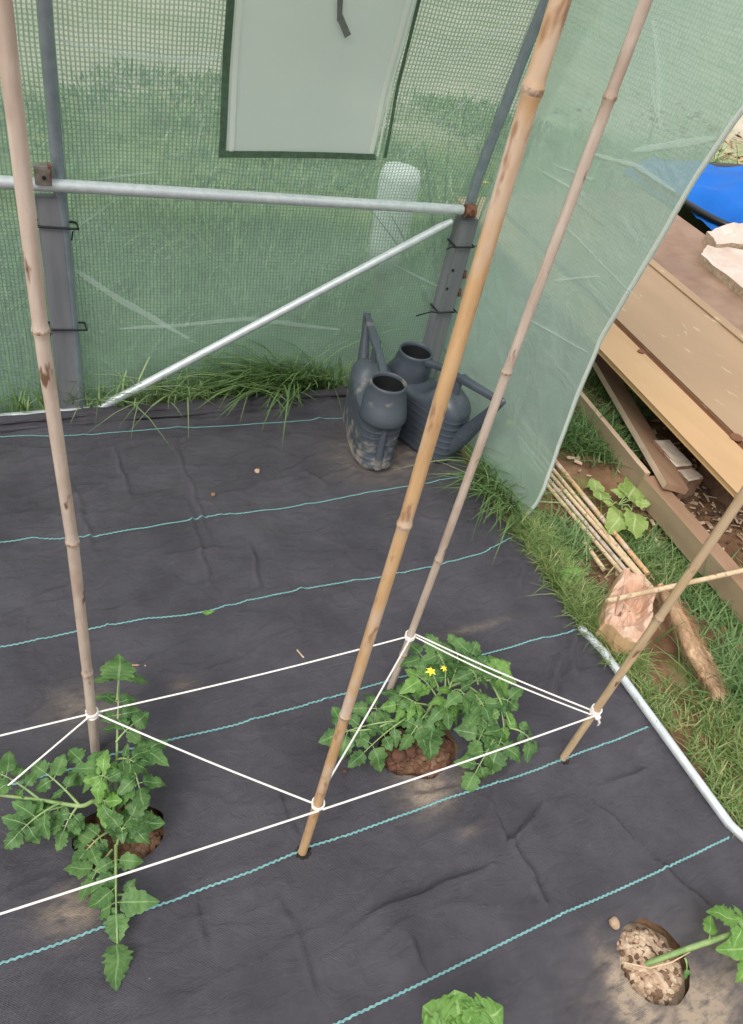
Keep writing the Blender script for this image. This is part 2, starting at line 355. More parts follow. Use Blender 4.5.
vs=[];idx={}; dust=[]
flat=[]
inhole=[]
for r in rows:
    for (x,y) in r:
        ins=False
        for (c,rr) in HOLES:
            dx,dy=(x-c[0])/rr[0],(y-c[1])/rr[1]; q=math.hypot(dx,dy)
            rag=1+.10*noise.noise(Vector((math.atan2(dy,dx)*2.2,c[0]*9,0)))
            q/=rag
            if q<.93: ins=True
            elif q<1.12:
                k=1/q; 
                if q<1.06: x=c[0]+(x-c[0])*k; y=c[1]+(y-c[1])*k
        inhole.append(ins); flat.append((x,y))
        dv=0
        for c,rr,s in DUST:
            q=((x-c[0])/rr[0])**2+((y-c[1])/rr[1])**2; dv+=s*math.exp(-q)
        dust.append(min(1,dv))
FA=np.array(flat); CZ=memcrease(FA[:,0],FA[:,1]); vs=[Vector((x,y,membase(x,y)+cz)) for (x,y),cz in zip(flat,CZ.tolist())]
for i,(x,y) in enumerate(flat):
    for c,rr in HOLES:
        q=math.hypot((x-c[0])/rr[0],(y-c[1])/rr[1])
        if q<1.5: vs[i].z+= .006*max(0,1.5-q)
n=NXm+1; fs=[]
for j in range(len(rows)-1):
    for i in range(NXm):
        q=(j*n+i,j*n+i+1,(j+1)*n+i+1,(j+1)*n+i)
        if sum(inhole[k] for k in q)==0: fs.append(q)
m.add(vs,fs,0,[(v.x,v.y) for v in vs])
nd=len(vs)
# teal marker threads woven in
TL=[[(-60,446),(0,441),(60,438),(110,435),(150,432),(230,427),(290,424),(352,420)],
    [(-60,552),(0,544),(30,540),(60,540),(100,536),(150,529),(200,520),(250,515),(300,508),(350,498),(400,489),(440,482),(470,477)],
    [(-60,662),(0,650),(52,640),(97,630),(149,620),(202,615),(240,605),(300,592),(350,583),(385,578),(430,569),(480,556),(522,537)],
    [(-60,806),(0,790),(51,776),(83,769),(130,752),(175,741),(200,735),(250,722),(290,710),(348,694),(385,683),(430,671),(481,656),(530,643),(575,632)],
    [(-60,988),(0,965),(50,948),(97,931),(150,911),(200,891),(250,874),(303,851),(350,836),(400,818),(448,800),(500,784),(559,763),(600,747),(648,728)],
    [(345,1021),(400,994),(450,970),(500,945),(560,916),(620,890),(670,867),(730,838)]]
for L in TL:
    P=[G(*p) for p in L]; P[-1].x=min(P[-1].x,redge(P[-1].y)-.035)
    P=[Vector((-.88,P[0].y+(P[0].y-P[1].y)*.3,0))]+P
    pts=[]
    for a,b in zip(P,P[1:]):
        k=max(2,int((b-a).length/.006))
        for i in range(k): pts.append(a.lerp(b,i/k))
    row=[]; rr=.0022
    up=[];dn=[]
    for i,p in enumerate(pts):
        zz=(.0012 if i%2 else -.0012); z=memz(p.x,p.y)+.0022
        up.append(Vector((p.x,p.y+zz+rr,z))); dn.append(Vector((p.x,p.y+zz-rr,z)))
    m.grid([dn,up],1,uvs if False else False)
def mem_mat():
    N=NT('woven_membrane'); P=N.coord('Object'); at=N.n('ShaderNodeAttribute'); at.attribute_name='dust'
    base=N.mix(N.ramp(N.noise(5,6,P,.65),.35,.65),srgb(84,81,88),srgb(104,101,108))
    scuff=N.ramp(N.noise(30,7,N.mapping(P,(1,2.5,1)),.7),.60,.74); base=N.mix(N.math('MULTIPLY',scuff,.30),base,srgb(128,122,122))
    specks=N.ramp(N.noise(140,2,P),.77,.79); base=N.mix(N.math('MULTIPLY',specks,.6),base,srgb(180,172,166))
    dn=N.math('MULTIPLY',at.outputs['Fac'],N.ramp(N.noise(24,6,N.mapping(P,(1,2.2,1)),.7),.30,.62)); dn=N.math('MINIMUM',N.math('MULTIPLY',dn,1.45),.95)
    col=N.mix(dn,base,srgb(208,186,162))
    b=N.n('ShaderNodeBsdfPrincipled'); N.l(col,b.inputs['Base Color']); N.l(N.ramp(N.noise(7,4,P),.3,.7,(.40,.4,.4,1),(.58,.58,.58,1)),b.inputs['Roughness']); b.inputs['Specular IOR Level'].default_value=.4
    w=N.n('ShaderNodeTexWave'); w.inputs['Scale'].default_value=170; w.bands_direction='X'; N.l(P,w.inputs[0])
    w2=N.n('ShaderNodeTexWave'); w2.inputs['Scale'].default_value=120; w2.bands_direction='Y'; N.l(P,w2.inputs[0])
    h=N.math('ADD',N.math('MULTIPLY',N.math('ADD',w.outputs['Fac'],w2.outputs['Fac']),.06),N.math('MULTIPLY',N.noise(16,6,N.mapping(P,(1,1.6,1)),.6,.8),1.0))
    bp=N.n('ShaderNodeBump'); bp.inputs['Strength'].default_value=1.0; bp.inputs['Distance'].default_value=.022; N.l(h,bp.inputs['Height']); N.l(bp.outputs[0],b.inputs['Normal'])
    N.l(b.outputs[0],N.out.inputs[0]); return N.mat
M_mem=mem_mat(); M_teal=pmat('teal_thread',srgb(92,142,144),srgb(128,170,170),.7,200,0)
mem=m.build('weed_membrane',[M_mem,M_teal])
att=mem.data.attributes.new('dust','FLOAT','POINT'); dd=np.zeros(len(m.v),dtype=np.float32); dd[:nd]=dust; att.data.foreach_set('value',dd)
bm=bmesh.new(); bm.from_mesh(mem.data); bmesh.ops.delete(bm,geom=[v for v in bm.verts if not v.link_faces],context='VERTS'); bm.to_mesh(mem.data); bm.free()
for yc,rc,zc in ((2.068,.017,.022),(2.030,.010,.014)):
    o=MB(); pts=[];rs_=[]
    for i in range(150):
        x=-.9+2.14*i/149; pts.append(Vector((x,yc+.010*fbm(x,yc,2.2,3),zc+.006*fbm(x,yc*3,3,2)))); rs_.append(rc*(1+.35*fbm(x,yc,7,3)))
    o.tube(pts,rs_,12,flat=.8); o.build('rolled_edge',M_mem,mem)
tag(mem,'black woven weed membrane with teal marker lines covering the tunnel floor','weed membrane')

# ------------------------------------------------------------------ soil in the planting holes
def hole_soil(k,name,label,mats,ncr,rmin,rmax,base):
    (cx,cy),(rx,ry)=HOLES[k]; o=MB(); R=[]
    for i in range(9):
        q=i/8*1.12; R.append([Vector((cx+rx*q*math.cos(a),cy+ry*q*math.sin(a),-.006-.020*q*q+.012*fbm(cx+q*math.cos(a),cy+q*math.sin(a),6,3))) for a in [2*PI*j/36 for j in range(36)]])
    o.grid(R,0,True)
    for i in range(ncr):
        q=math.sqrt(random.random())*1.0; a=random.random()*2*PI; r=random.uniform(rmin,rmax)
        o.rock((cx+rx*q*math.cos(a)*(1-r/rx),cy+ry*q*math.sin(a)*(1-r/ry),-.010-.012*q*q+r*.4),r,random.choice(range(len(mats))),(1,1,random.uniform(.5,.9)),1,.5,i)
    return tag(o.build(name,mats,origin=(cx,cy,-.02)),label,'soil',kind='stuff')
hole_soil(0,'planting_soil','brown crumbly soil in the planting hole under the leftmost tomato plant',[M_crumb,M_clod,M_soil],260,.004,.010,0)
hole_soil(1,'planting_soil','brown soil with large clods in the hole under the flowering tomato plant',[M_crumb,M_clod,M_soil],200,.004,.012,0)
hole_soil(2,'planting_soil','pale gritty soil in the planting hole at the bottom right',[M_grit,M_chip,M_soil,M_grit],380,.003,.009,0)
for k,(x,y,r) in enumerate([(402,738,.020),(398,756,.018),(410,752,.015)]):
    o=MB(); p=G(x,y,.0); o.rock((p.x,p.y,.004),r,0,(1,1,.7),3,.4,k+40,True)
    tag(o.build('soil_clod',M_clod,origin=(p.x,p.y,-.008)),['round brown soil clod in the middle hole, nearest the thin cane behind','lower left brown soil clod at the rim of the middle hole','small brown soil clod between the two others in the middle hole'][k],'soil clod','clods in the middle planting hole')

# ------------------------------------------------------------------ steel frame
fr=root('polytunnel_framework',(.175,2.118,0),'galvanised steel tube frame of the polytunnel with crossbar and diagonal brace','greenhouse frame')
def hoop(X):
    o=MB(); pts=[Vector((X,y,z)) for z,y in PROF]
    pts[0].z=-.02
    P=[]
    for i in range(len(pts)-1):                 # Catmull-Rom
        p0=pts[max(i-1,0)];p1=pts[i];p2=pts[i+1];p3=pts[min(i+2,len(pts)-1)]
        for k in range(6):
            t=k/6; P.append(.5*((2*p1)+(p2-p0)*t+(2*p0-5*p1+4*p2-p3)*t*t+(3*p1-p0-3*p2+p3)*t**3))
    P.append(pts[-1])
    mir=[Vector((p.x,1.2-p.y,p.z)) for p in reversed(P[:-1])]
    o.tube(P+mir,.0165,12); return o
hoop(.172).build('hoop',M_steel2,fr); hoop(1.455).build('hoop',M_steel2,fr)
o=MB(); a=PY(0,182,2.09); b=PY(462,210,2.09); d=(b-a).normalized(); o.tube([a-d*.9,a,b],.0165,14); o.build('crossbar',M_steel,fr)
o=MB(); a=PY(100,408,2.085); b=PY(452,221,2.085); d=(b-a); o.tube([a-d*.03+Vector((0,0,-.004)),a,a+d*.04,a+d*.5,a+d*.97,b],[.007,.010,.0135,.0135,.0135,.009],12,flat=1); br=o.build('diagonal_brace',M_steel,fr); br['label']='pale galvanised diagonal brace'
o=MB(); q=G(80,411,.015); o.tube([Vector((-.9,2.105,.012)),Vector((.17,2.105,.012)),Vector((.23,2.10,.012))],.010,8); o.build('base_tube',M_steel,fr)
# bracket over the crossbar
o=MB(); c=PY(43,177,2.068); o.box(c,(.020,0,-.001),(0,.003,0),(0,-.002,.022),0,.002); o.box(c+Vector((.018,.012,.012)),(.004,0,0),(0,.016,0),(0,0,.016),1,.001); o.box(c+Vector((0,.014,.022)),(.020,0,0),(0,.015,0),(0,0,.003),0,.001)
brk=o.build('bracket',[M_brown,M_rust],fr)
o=MB(); o.tube([c+Vector((.002,-.003,0)),c+Vector((.002,-.009,0))],.005,8); o.build('bolt',M_black,brk)
# rusty end of the crossbar
o=MB(); c=PY(468,211,2.085); o.tube([c-d.normalized()*.0-Vector((.016,0,0)),c+Vector((.022,0,0))],[.021,.023],12); o.tube([c+Vector((-.005,-.012,.004)),c+Vector((.0,-.026,.004))],.010,8); o.build('end_fitting',M_rust,fr)
# base rail along the open end
o=MB(); a=G(604,652,.016); b=G(738,836,.016)
o.tube([a+Vector((-.005,.10,-.012)),a,a.lerp(b,.5),b-Vector((0,-.03,0)),b+Vector((.012,-.012,0)),b+Vector((.05,-.018,.0)),b+Vector((.45,-.02,0))],.0118,12); br=o.build('base_rail',M_steel,fr); br['label']='white-grey base rail along the right edge of the floor'

# ------------------------------------------------------------------ grey square posts and cable ties
def post(px_top,px_bot,Y,hw,hd,label,rusty=False):
    a=PY(*px_top,Y); b=PY(*px_bot,Y); x=(a.x+b.x)/2
    r=root('support_post',(x,Y,-.02),label,'post','grey posts behind the frame tubes')
    o=MB(); zt=a.z; o.box((x,Y,(zt-.03)/2),(hw,0,0),(0,hd,0),(0,0,(zt+.03)/2),0,.003); o.build('shaft',M_post,r)
    if rusty:
        o=MB()
        for z in (.47,.40): o.tube([Vector((x+hw,Y-.01,z)),Vector((x+hw+.012,Y-.012,z+.004)),Vector((x+hw+.016,Y-.012,z-.018))],.009,8)
        o.tube([Vector((x+hw+.004,Y-.012,.49)),Vector((x+hw+.004,Y-.012,.385))],.005,6)
        o.build('hook',M_rust,r)
        for z,dx in ((.49,-.3),(.42,-.35)): o=MB(); o.tube([Vector((x+dx*hw*2,Y-hd+.001,z)),Vector((x+dx*hw*2,Y-hd-.003,z))],.005,8); o.build('bolt',M_black,r)
    return x
xl=post((47.5,195),(71,412),2.118,.031,.014,'dark grey square post tied beside the left hoop tube')
xr=post((468,216),(430,352),2.118,.032,.028,'grey square post with rusty hook behind the watering cans',True)
def tie(label,cx,w,Y,z,zt,tails):
    o=MB(); d=.031 if w<.045 else .014; P=[Vector((cx+w*math.cos(a),Y+(d+.012)*math.sin(a),z+zt*math.cos(a))) for a in [2*PI*k/20 for k in range(21)]]
    P=[Vector((cx+max(-w,min(w,(p.x-cx)*1.35)),Y+max(-(d+.008),min(d+.008,(p.y-Y)*1.35)),p.z)) for p in P]
    r=root('cable_tie',(cx,Y,z),label,'cable tie','black ties around the posts')
    o.tube(P,.0032,6,cap=False); o.build('loop',M_black,r)
    for t in tails:
        o=MB(); o.tube([Vector(q) for q in t],.0024,6); o.build('tail',M_black,r)
z1=PY(65,229,2.09).z; z2=PY(70,331,2.09).z
tie('upper black cable tie around the left post and hoop',xl+.016,.052,2.118,z1,-.004,[[(xl+.052,2.085,z1-.004),(xl+.046,2.082,z1-.028)]])
tie('lower black cable tie around the left post and hoop',xl+.016,.052,2.118,z2,-.004,[[(xl-.03,2.085,z2+.0),(xl-.045,2.08,z2-.014)]])
z3=PY(463,246,2.09).z; z4=PY(443,311,2.09).z
tie('upper black cable tie on the rusty-hooked post beside the watering cans',xr,.038,2.118,z3,0,[[(xr+.04,2.08,z3+.006),(xr+.06,2.05,z3-.004),(xr+.075,2.03,z3-.035)],[(xr-.04,2.08,z3),(xr-.07,2.06,z3+.01),(xr-.10,2.04,z3+.012)]])
tie('lower black cable tie on the rusty-hooked post, behind the watering cans',xr,.038,2.118,z4,0,[[(xr+.04,2.08,z4),(xr+.055,2.05,z4-.01),(xr+.06,2.03,z4-.04)],[(xr-.04,2.08,z4),(xr-.09,2.05,z4+.022),(xr-.16,2.03,z4+.02)]])

# ------------------------------------------------------------------ cover
cv=root('polytunnel_cover',(.6,2.15,0),'translucent green reinforced polythene cover hanging over the hoops','greenhouse cover')
XR=1.53
def wall_y(x,z): 
    b=.010*fbm(x,z,1.6,3)+.006*math.sin(z*9+2*fbm(x,z,1.5,2)*2+x*3)
    ph=(x-.172)/(1.455-.172)
    bil=.018*math.sin(PI*min(1,max(0,ph)))*min(1,z*2)
    return prof(z)+.026+b*min(1,z*3)*min(1,abs(x-.172)*8,abs(XR-x)*8)+bil
o=MB(); R=[];U=[]
zs=[2.15*i/150 for i in range(151)]; xx=[-1.2+(XR+1.2)*i/170 for i in range(171)]
arc=0; pz=None
for z in zs:
    if pz is not None: arc+=math.hypot(z-pz,prof(z)-prof(pz))
    pz=z
    R.append([Vector((x,wall_y(x,z),z-.01)) for x in xx]); U.append([(x+.004*fbm(x,z,2,2)+5,arc+.006*fbm(x+9,z,1.5,2)+5) for x in xx])
o.grid(R,0,False,U); side=o.build('side_sheet',M_cover,cv)
# the end sheet: from the end hoop to its free edge
EDGE=[(-.013,1.33),(.03,1.30),(.09,1.285),(.154,1.283),(.298,1.305),(.472,1.322),(.666,1.328),(.934,1.279),(1.124,1.251),(1.261,1.215),(1.5,1.12),(1.8,1.0),(2.15,.9)]
def edge_y(z):
    for (a,ya),(b,yb) in zip(EDGE,EDGE[1:]):
        if z<=b: t=(z-a)/(b-a); return ya+(yb-ya)*t
    return .9
def end_x(y,z,t):
    return 1.45 + .010*fbm(y*1.5,z,2.0,3)*t + .010*math.sin(z*5+y*4)*t*min(1,z*2)
o=MB(); R=[];U=[]
for i in range(131):
    z=-.01+2.16*i/130; y0=wall_y(XR,z) ; y1=edge_y(z)
    row=[];ur=[]
    for j in range(61):
        t=j/60; y=y0+(y1-y0)*t
        if j==0: row.append(Vector((XR,y0,z))); 
        else: row.append(Vector((XR+(end_x(y,z,min(1,t*4))-XR)*min(1,t*3.5),y,z)))
        ur.append((y+5+.05*z,z+5))
    R.append(row);U.append(ur)
o.grid(R,0,False,U); endp=o.build('end_sheet',M_cover_end,cv); endp['label']='loose end flap of the cover with a pale bound edge'
o=MB(); A=[];B=[];C=[]
for i in range(120):
    z=-.01+2.15*i/119; y=edge_y(z); x=end_x(y,z,1); w=.015+.003*fbm(z,1,6,2)
    A.append(Vector((x-.003,y+w,z))); B.append(Vector((x-.005,y-.001,z))); C.append(Vector((x+.003,y+w,z)))
o.grid([A,B,C],0); o.build('edge_binding',M_binding,cv)
# whitened creases of the sheet
def crease(pts,wd,wall=True):
    o=MB(); L=[];Rr=[]; n=len(pts); P=[]
    for a,b in zip(pts,pts[1:]):
        for k in range(6): P.append((a[0]+(b[0]-a[0])*k/6,a[1]+(b[1]-a[1])*k/6))
    P.append(pts[-1]); W=[]
    for (x,y) in P:
        if wall:
            p=on_wall(x,y,.02); p.y=wall_y(p.x,p.z)-.004
        else:
            p=PX(x,y,1.45); p.x=end_x(p.y,p.z,1)-.005
        W.append(p)
    for i,p in enumerate(W):
        t=(W[min(i+1,len(W)-1)]-W[max(0,i-1)]).normalized(); nrm=Vector((0,1,0)) if wall else Vector((1,0,0))
        s=t.cross(nrm).normalized()*wd*math.sin(PI*(i+.6)/(len(W)+.2))**.5*(1+.4*fbm(i,0,.6,2)); L.append(p-s); Rr.append(p+s)
    o.grid([L,Rr],0); return o
for pts,w in [([(55,40),(115,54),(205,63),(260,50)],.006),([(75,270),(122,302),(190,340)],.010),([(205,120),(197,152)],.003),([(80,225),(118,198)],.003),([(390,170),(470,100),(540,48)],.003),([(445,72),(530,8)],.004),([(395,265),(465,300)],.003),([(100,180),(160,175)],.003),([(250,45),(226,62)],.005),([(120,330),(250,322),(340,330)],.008)]:
    crease(pts,w).build('crease',M_crease,cv)
for pts,w in [([(655,20),(662,70),(664,130)],.006),([(638,151),(680,144),(722,138)],.008),([(598,154),(640,165),(680,192)],.005),([(655,80),(662,118)],.004),([(545,170),(590,195)],.003),([(600,180),(560,165)],.003),([(556,280),(600,276)],.003),([(530,320),(588,353)],.003),([(560,215),(640,300)],.002)]:
    crease(pts,w,False).build('crease',M_crease,cv)
# roll-up side window
def wallpt(x,y,off): p=on_wall(x,y,.02); return Vector((p.x,wall_y(p.x,p.z)-off,p.z))
def wallpatch(c00,c10,c11,c01,off,n=24):   # pixel corners: bottom left, bottom right, top right, top left
    A=[wallpt(*c,.02) for c in (c00,c10,c11,c01)]; R=[];U=[]
    for i in range(n+1):
        row=[]
        for j in range(n+1):
            u=j/n;v=i/n; p=(A[0]*(1-u)+A[1]*u)*(1-v)+(A[3]*(1-u)+A[2]*u)*v; p.y=wall_y(p.x,p.z)-off; row.append(p)
        R.append(row); U.append([(p.x,p.z) for p in row])
    return R,U
def ext(c0,c1,k): return (c0[0]+(c1[0]-c0[0])*k,c0[1]+(c1[1]-c0[1])*k)
win=root('x',(0,0,0),None,None); bpy.data.objects.remove(win)
o=MB(); bl,br_,tr,tl=(222,153),(374,155),(432,-10),(240,-10); K=2.2
tl2=ext(bl,tl,K); tr2=ext(br_,tr,K)
R,U=wallpatch(bl,br_,tr2,tl2,.012); o.grid(R,0,False,U); wn=o.build('side_window',M_screen,cv); wn['label']='pale grey screened window panel in the side sheet'
o=MB()
R,U=wallpatch((219,156),(226,156),ext((226,156),(240,-10),K),ext((219,156),(231,-10),K),.016); o.grid(R,0)
R,U=wallpatch((219,158),(376,160),(375,154),(219,151),.018); o.grid(R,0)
R,U=wallpatch((383,158),(386,158),ext((386,158),(432,-10),K),ext((383,158),(428,-10),K),.016); o.grid(R,0)
fwn=o.build('window_border',M_zip,wn)
for q_ in (((229,152),(234,152),(247,-10),(242,-10)),((369,153),(373,153),(422,-10),(417,-10)),((376,156),(378,156),(426,-10),(424,-10))):
    o=MB(); R,U=wallpatch(q_[0],q_[1],ext(q_[1],q_[2],K),ext(q_[0],q_[3],K),.018); o.grid(R,0); o.build('window_hem',M_binding,wn)
o=MB()
R,U=wallpatch((338,22),(343,22),(346,-30),(339,-30),.022,4); o.grid(R,0)
R,U=wallpatch((346,39),(352,35),(343,14),(338,20),.024,4); o.grid(R,0)
o.build('window_strap',M_strap,wn)

# ------------------------------------------------------------------ bamboo canes
def cane(base,d,L,r0,r1,nodes,mat,label,wob=.004,group='upright canes standing in the membrane',name='bamboo_cane',zb=-.04):
    base=Vector(base); d=Vector(d).normalized(); rt=root(name,base,label,'bamboo cane',group)
    sd=d.cross(Vector((0,1,.1))).normalized(); o=MB(); P=[];R=[]
    ss=sorted(set([0,L]+[L*i/60 for i in range(61)]+[n+e for n in nodes for e in (-.016,-.008,-.004,0,.004,.010) if 0<n+e<L]))
    ns=[0]+sorted(nodes)+[L]
    for s in ss:
        q=max(i for i,n in enumerate(ns) if n<=s) ; off=wob*math.sin(q*2.3+1)+wob*((s-ns[q])/(ns[min(q+1,len(ns)-1)]-ns[q]+1e-6))*(math.sin((q+1)*2.3+1)-math.sin(q*2.3+1))
        if s==L: off=wob*math.sin(len(nodes)*2.3+1)
        r=r0+(r1-r0)*s/L; nd=min([abs(s-n) for n in nodes] or [9])
        r*=1+.16*math.exp(-(nd/.005)**2)-.03*math.exp(-((nd-.012)/.006)**2)
        P.append(base+d*s+sd*off); R.append(r)
    o.tube(P,R,14); o.build('culm',mat,rt)
    for n in nodes:
        o=MB(); i=min(range(len(ss)),key=lambda k:abs(ss[k]-n)); c=P[i]; r=r0+(r1-r0)*n/L
        o.tube([c-d*.004,c-d*.0015,c+d*.0015,c+d*.004],[r*1.03,r*1.17,r*1.17,r*1.02],14,cap=False); o.build('node',M_cane_node,rt)
    return P
def pole(bp,tp,extra,r0,r1,nodepx,mat,label,wob=.003):
    b=G(*bp); t0=PY(*tp,b.y); 
    d=(t0-b).normalized(); base=b-d*.03; L=(t0-b).length+extra+.03
    nds=[(PY(*q,b.y)-base).length for q in nodepx]
    cane(base,d,L,r0,r1,nds,mat,label,wob); return b,d
C1=pole((97,752),(3,0),.45,.0096,.0094,[(91,672),(70,542),(40,330)],M_cane_grey,'pale grey-brown upright cane behind the leftmost tomato plant',.004)
C2=pole((303,853),(563,0),.35,.0092,.0078,[(347,715),(406,524),(548,92)],M_cane_gold,'golden mottled upright cane, thickest and nearest, in front of the watering cans',.003)
C3=pole((390,690),(645,0),.5,.0084,.0080,[(400,655),(435,560),(508,372),(609,97)],M_cane_grey,'thin pale upright cane rising behind the flowering tomato plant',.002)
C4=pole((562,760),(745,492),.9,.0084,.0084,[(659,618)],M_cane_tan,'tan cane at the right edge of the membrane leaning past the stone',.002)
# near-black crumbs painting the shaded hole around a cane's foot
for (b,d),lab in ((C2,'near-black ring of crumbs painted as the shaded hole where the golden cane enters the membrane'),(C4,'near-black ring of crumbs painted as the shaded hole where the right-hand cane enters the membrane')):
    o=MB()
    for k in range(9):
        a=k*.7; o.rock((b.x+.0125*math.cos(a),b.y+.0125*math.sin(a),.007),.006,0,(1,1,.5),1,.4,k)
    tag(o.build('cane_hole_ring',M_hole_shade,origin=(b.x,b.y,0)),lab,'soil',kind='stuff')

# ------------------------------------------------------------------ white twine
def at(C,z): b,d=C; return b+d*(z/d.z)
def twine_seg(o,a,b,sag=.006,r=.0021):
    pts=[a.lerp(b,i/14)+Vector((0,0,-sag*math.sin(PI*i/14))) for i in range(15)]; o.tube(pts,r,8,flat=.8)
def wrap(o,C,z,turns,r=.0108,dr=.0021):
    b,d=C; c=at(C,z); u=d.cross(Vector((0,1,0))).normalized(); v=d.cross(u)
    o.tube([c+d*(.0045*(i/24)-.0035*turns/2)+(u*math.cos(i*2*PI/24)+v*math.sin(i*2*PI/24))*r for i in range(24*turns+1)],dr,6)
z1,z2,z3,z4=.155,.222,.222,.224
p1,p2,p3,p4=at(C1,z1),at(C2,z2),at(C3,z3),at(C4,z4)
L1=G(-60,750,.15); L2=G(-70,845,.15); L3=G(-80,934,.22)
L1=p1+(L1-p1)*4.2; L2=p1+(L2-p1)*2.2; L3=p2+(L3-p2)*1.9; L1.z=.15; L2.z=.12; L3.z=.22
S=lambda p,dx,dy:p+Vector((dx,dy,0))
t=root('twine',p3,'white twine running along the back row of canes to the right-hand cane','twine','white twine strung between the canes')
o=MB(); twine_seg(o,L1,S(p1,-.012,0)); twine_seg(o,S(p1,.012,0),S(p3,-.012,0),.008); twine_seg(o,S(p3,.012,0)+Vector((0,0,.004)),S(p4,-.012,.008),.006); twine_seg(o,S(p3,.012,-.006),S(p4,-.012,-.002)-Vector((0,0,.006)),.012); o.build('strand',M_twine,t)
for C,z,tn in ((C1,z1+.004,2),(C3,z3,3)): o=MB(); wrap(o,C,z,tn); o.build('loop',M_twine,t)
t=root('twine',p2,'white twine zigzagging from the leftmost cane to the golden cane and back','twine','white twine strung between the canes')
o=MB(); twine_seg(o,L2,S(p1,-.010,-.008)); twine_seg(o,S(p1,.011,-.006),S(p2,-.011,.006),.006); twine_seg(o,S(p2,.006,.012),S(p3,-.006,-.010),.014); o.build('strand',M_twine,t)
o=MB(); wrap(o,C1,z1-.006,1); o.build('loop',M_twine,t)
t=root('twine',S(p2,0,-.014),'front strand of white twine crossing above both tomato plants','twine','white twine strung between the canes')
o=MB(); twine_seg(o,L3,S(p2,-.004,-.013),.006); twine_seg(o,S(p2,.004,-.013),S(p4,-.010,-.010),.006); o.build('strand',M_twine,t)
o=MB(); wrap(o,C2,z2,2,.0112); o.build('loop',M_twine,t)
o=MB(); wrap(o,C4,z4,4,.0110); kn=p4+Vector((-.004,-.014,-.002)); o.rock(kn,.008,0,(1,.8,.9),2,.3,3,True); o.tube([kn,kn+Vector((.006,-.008,-.012)),kn+Vector((.012,-.006,-.030))],[.0026,.003,.0022],6); o.build('knot',M_twine,t)

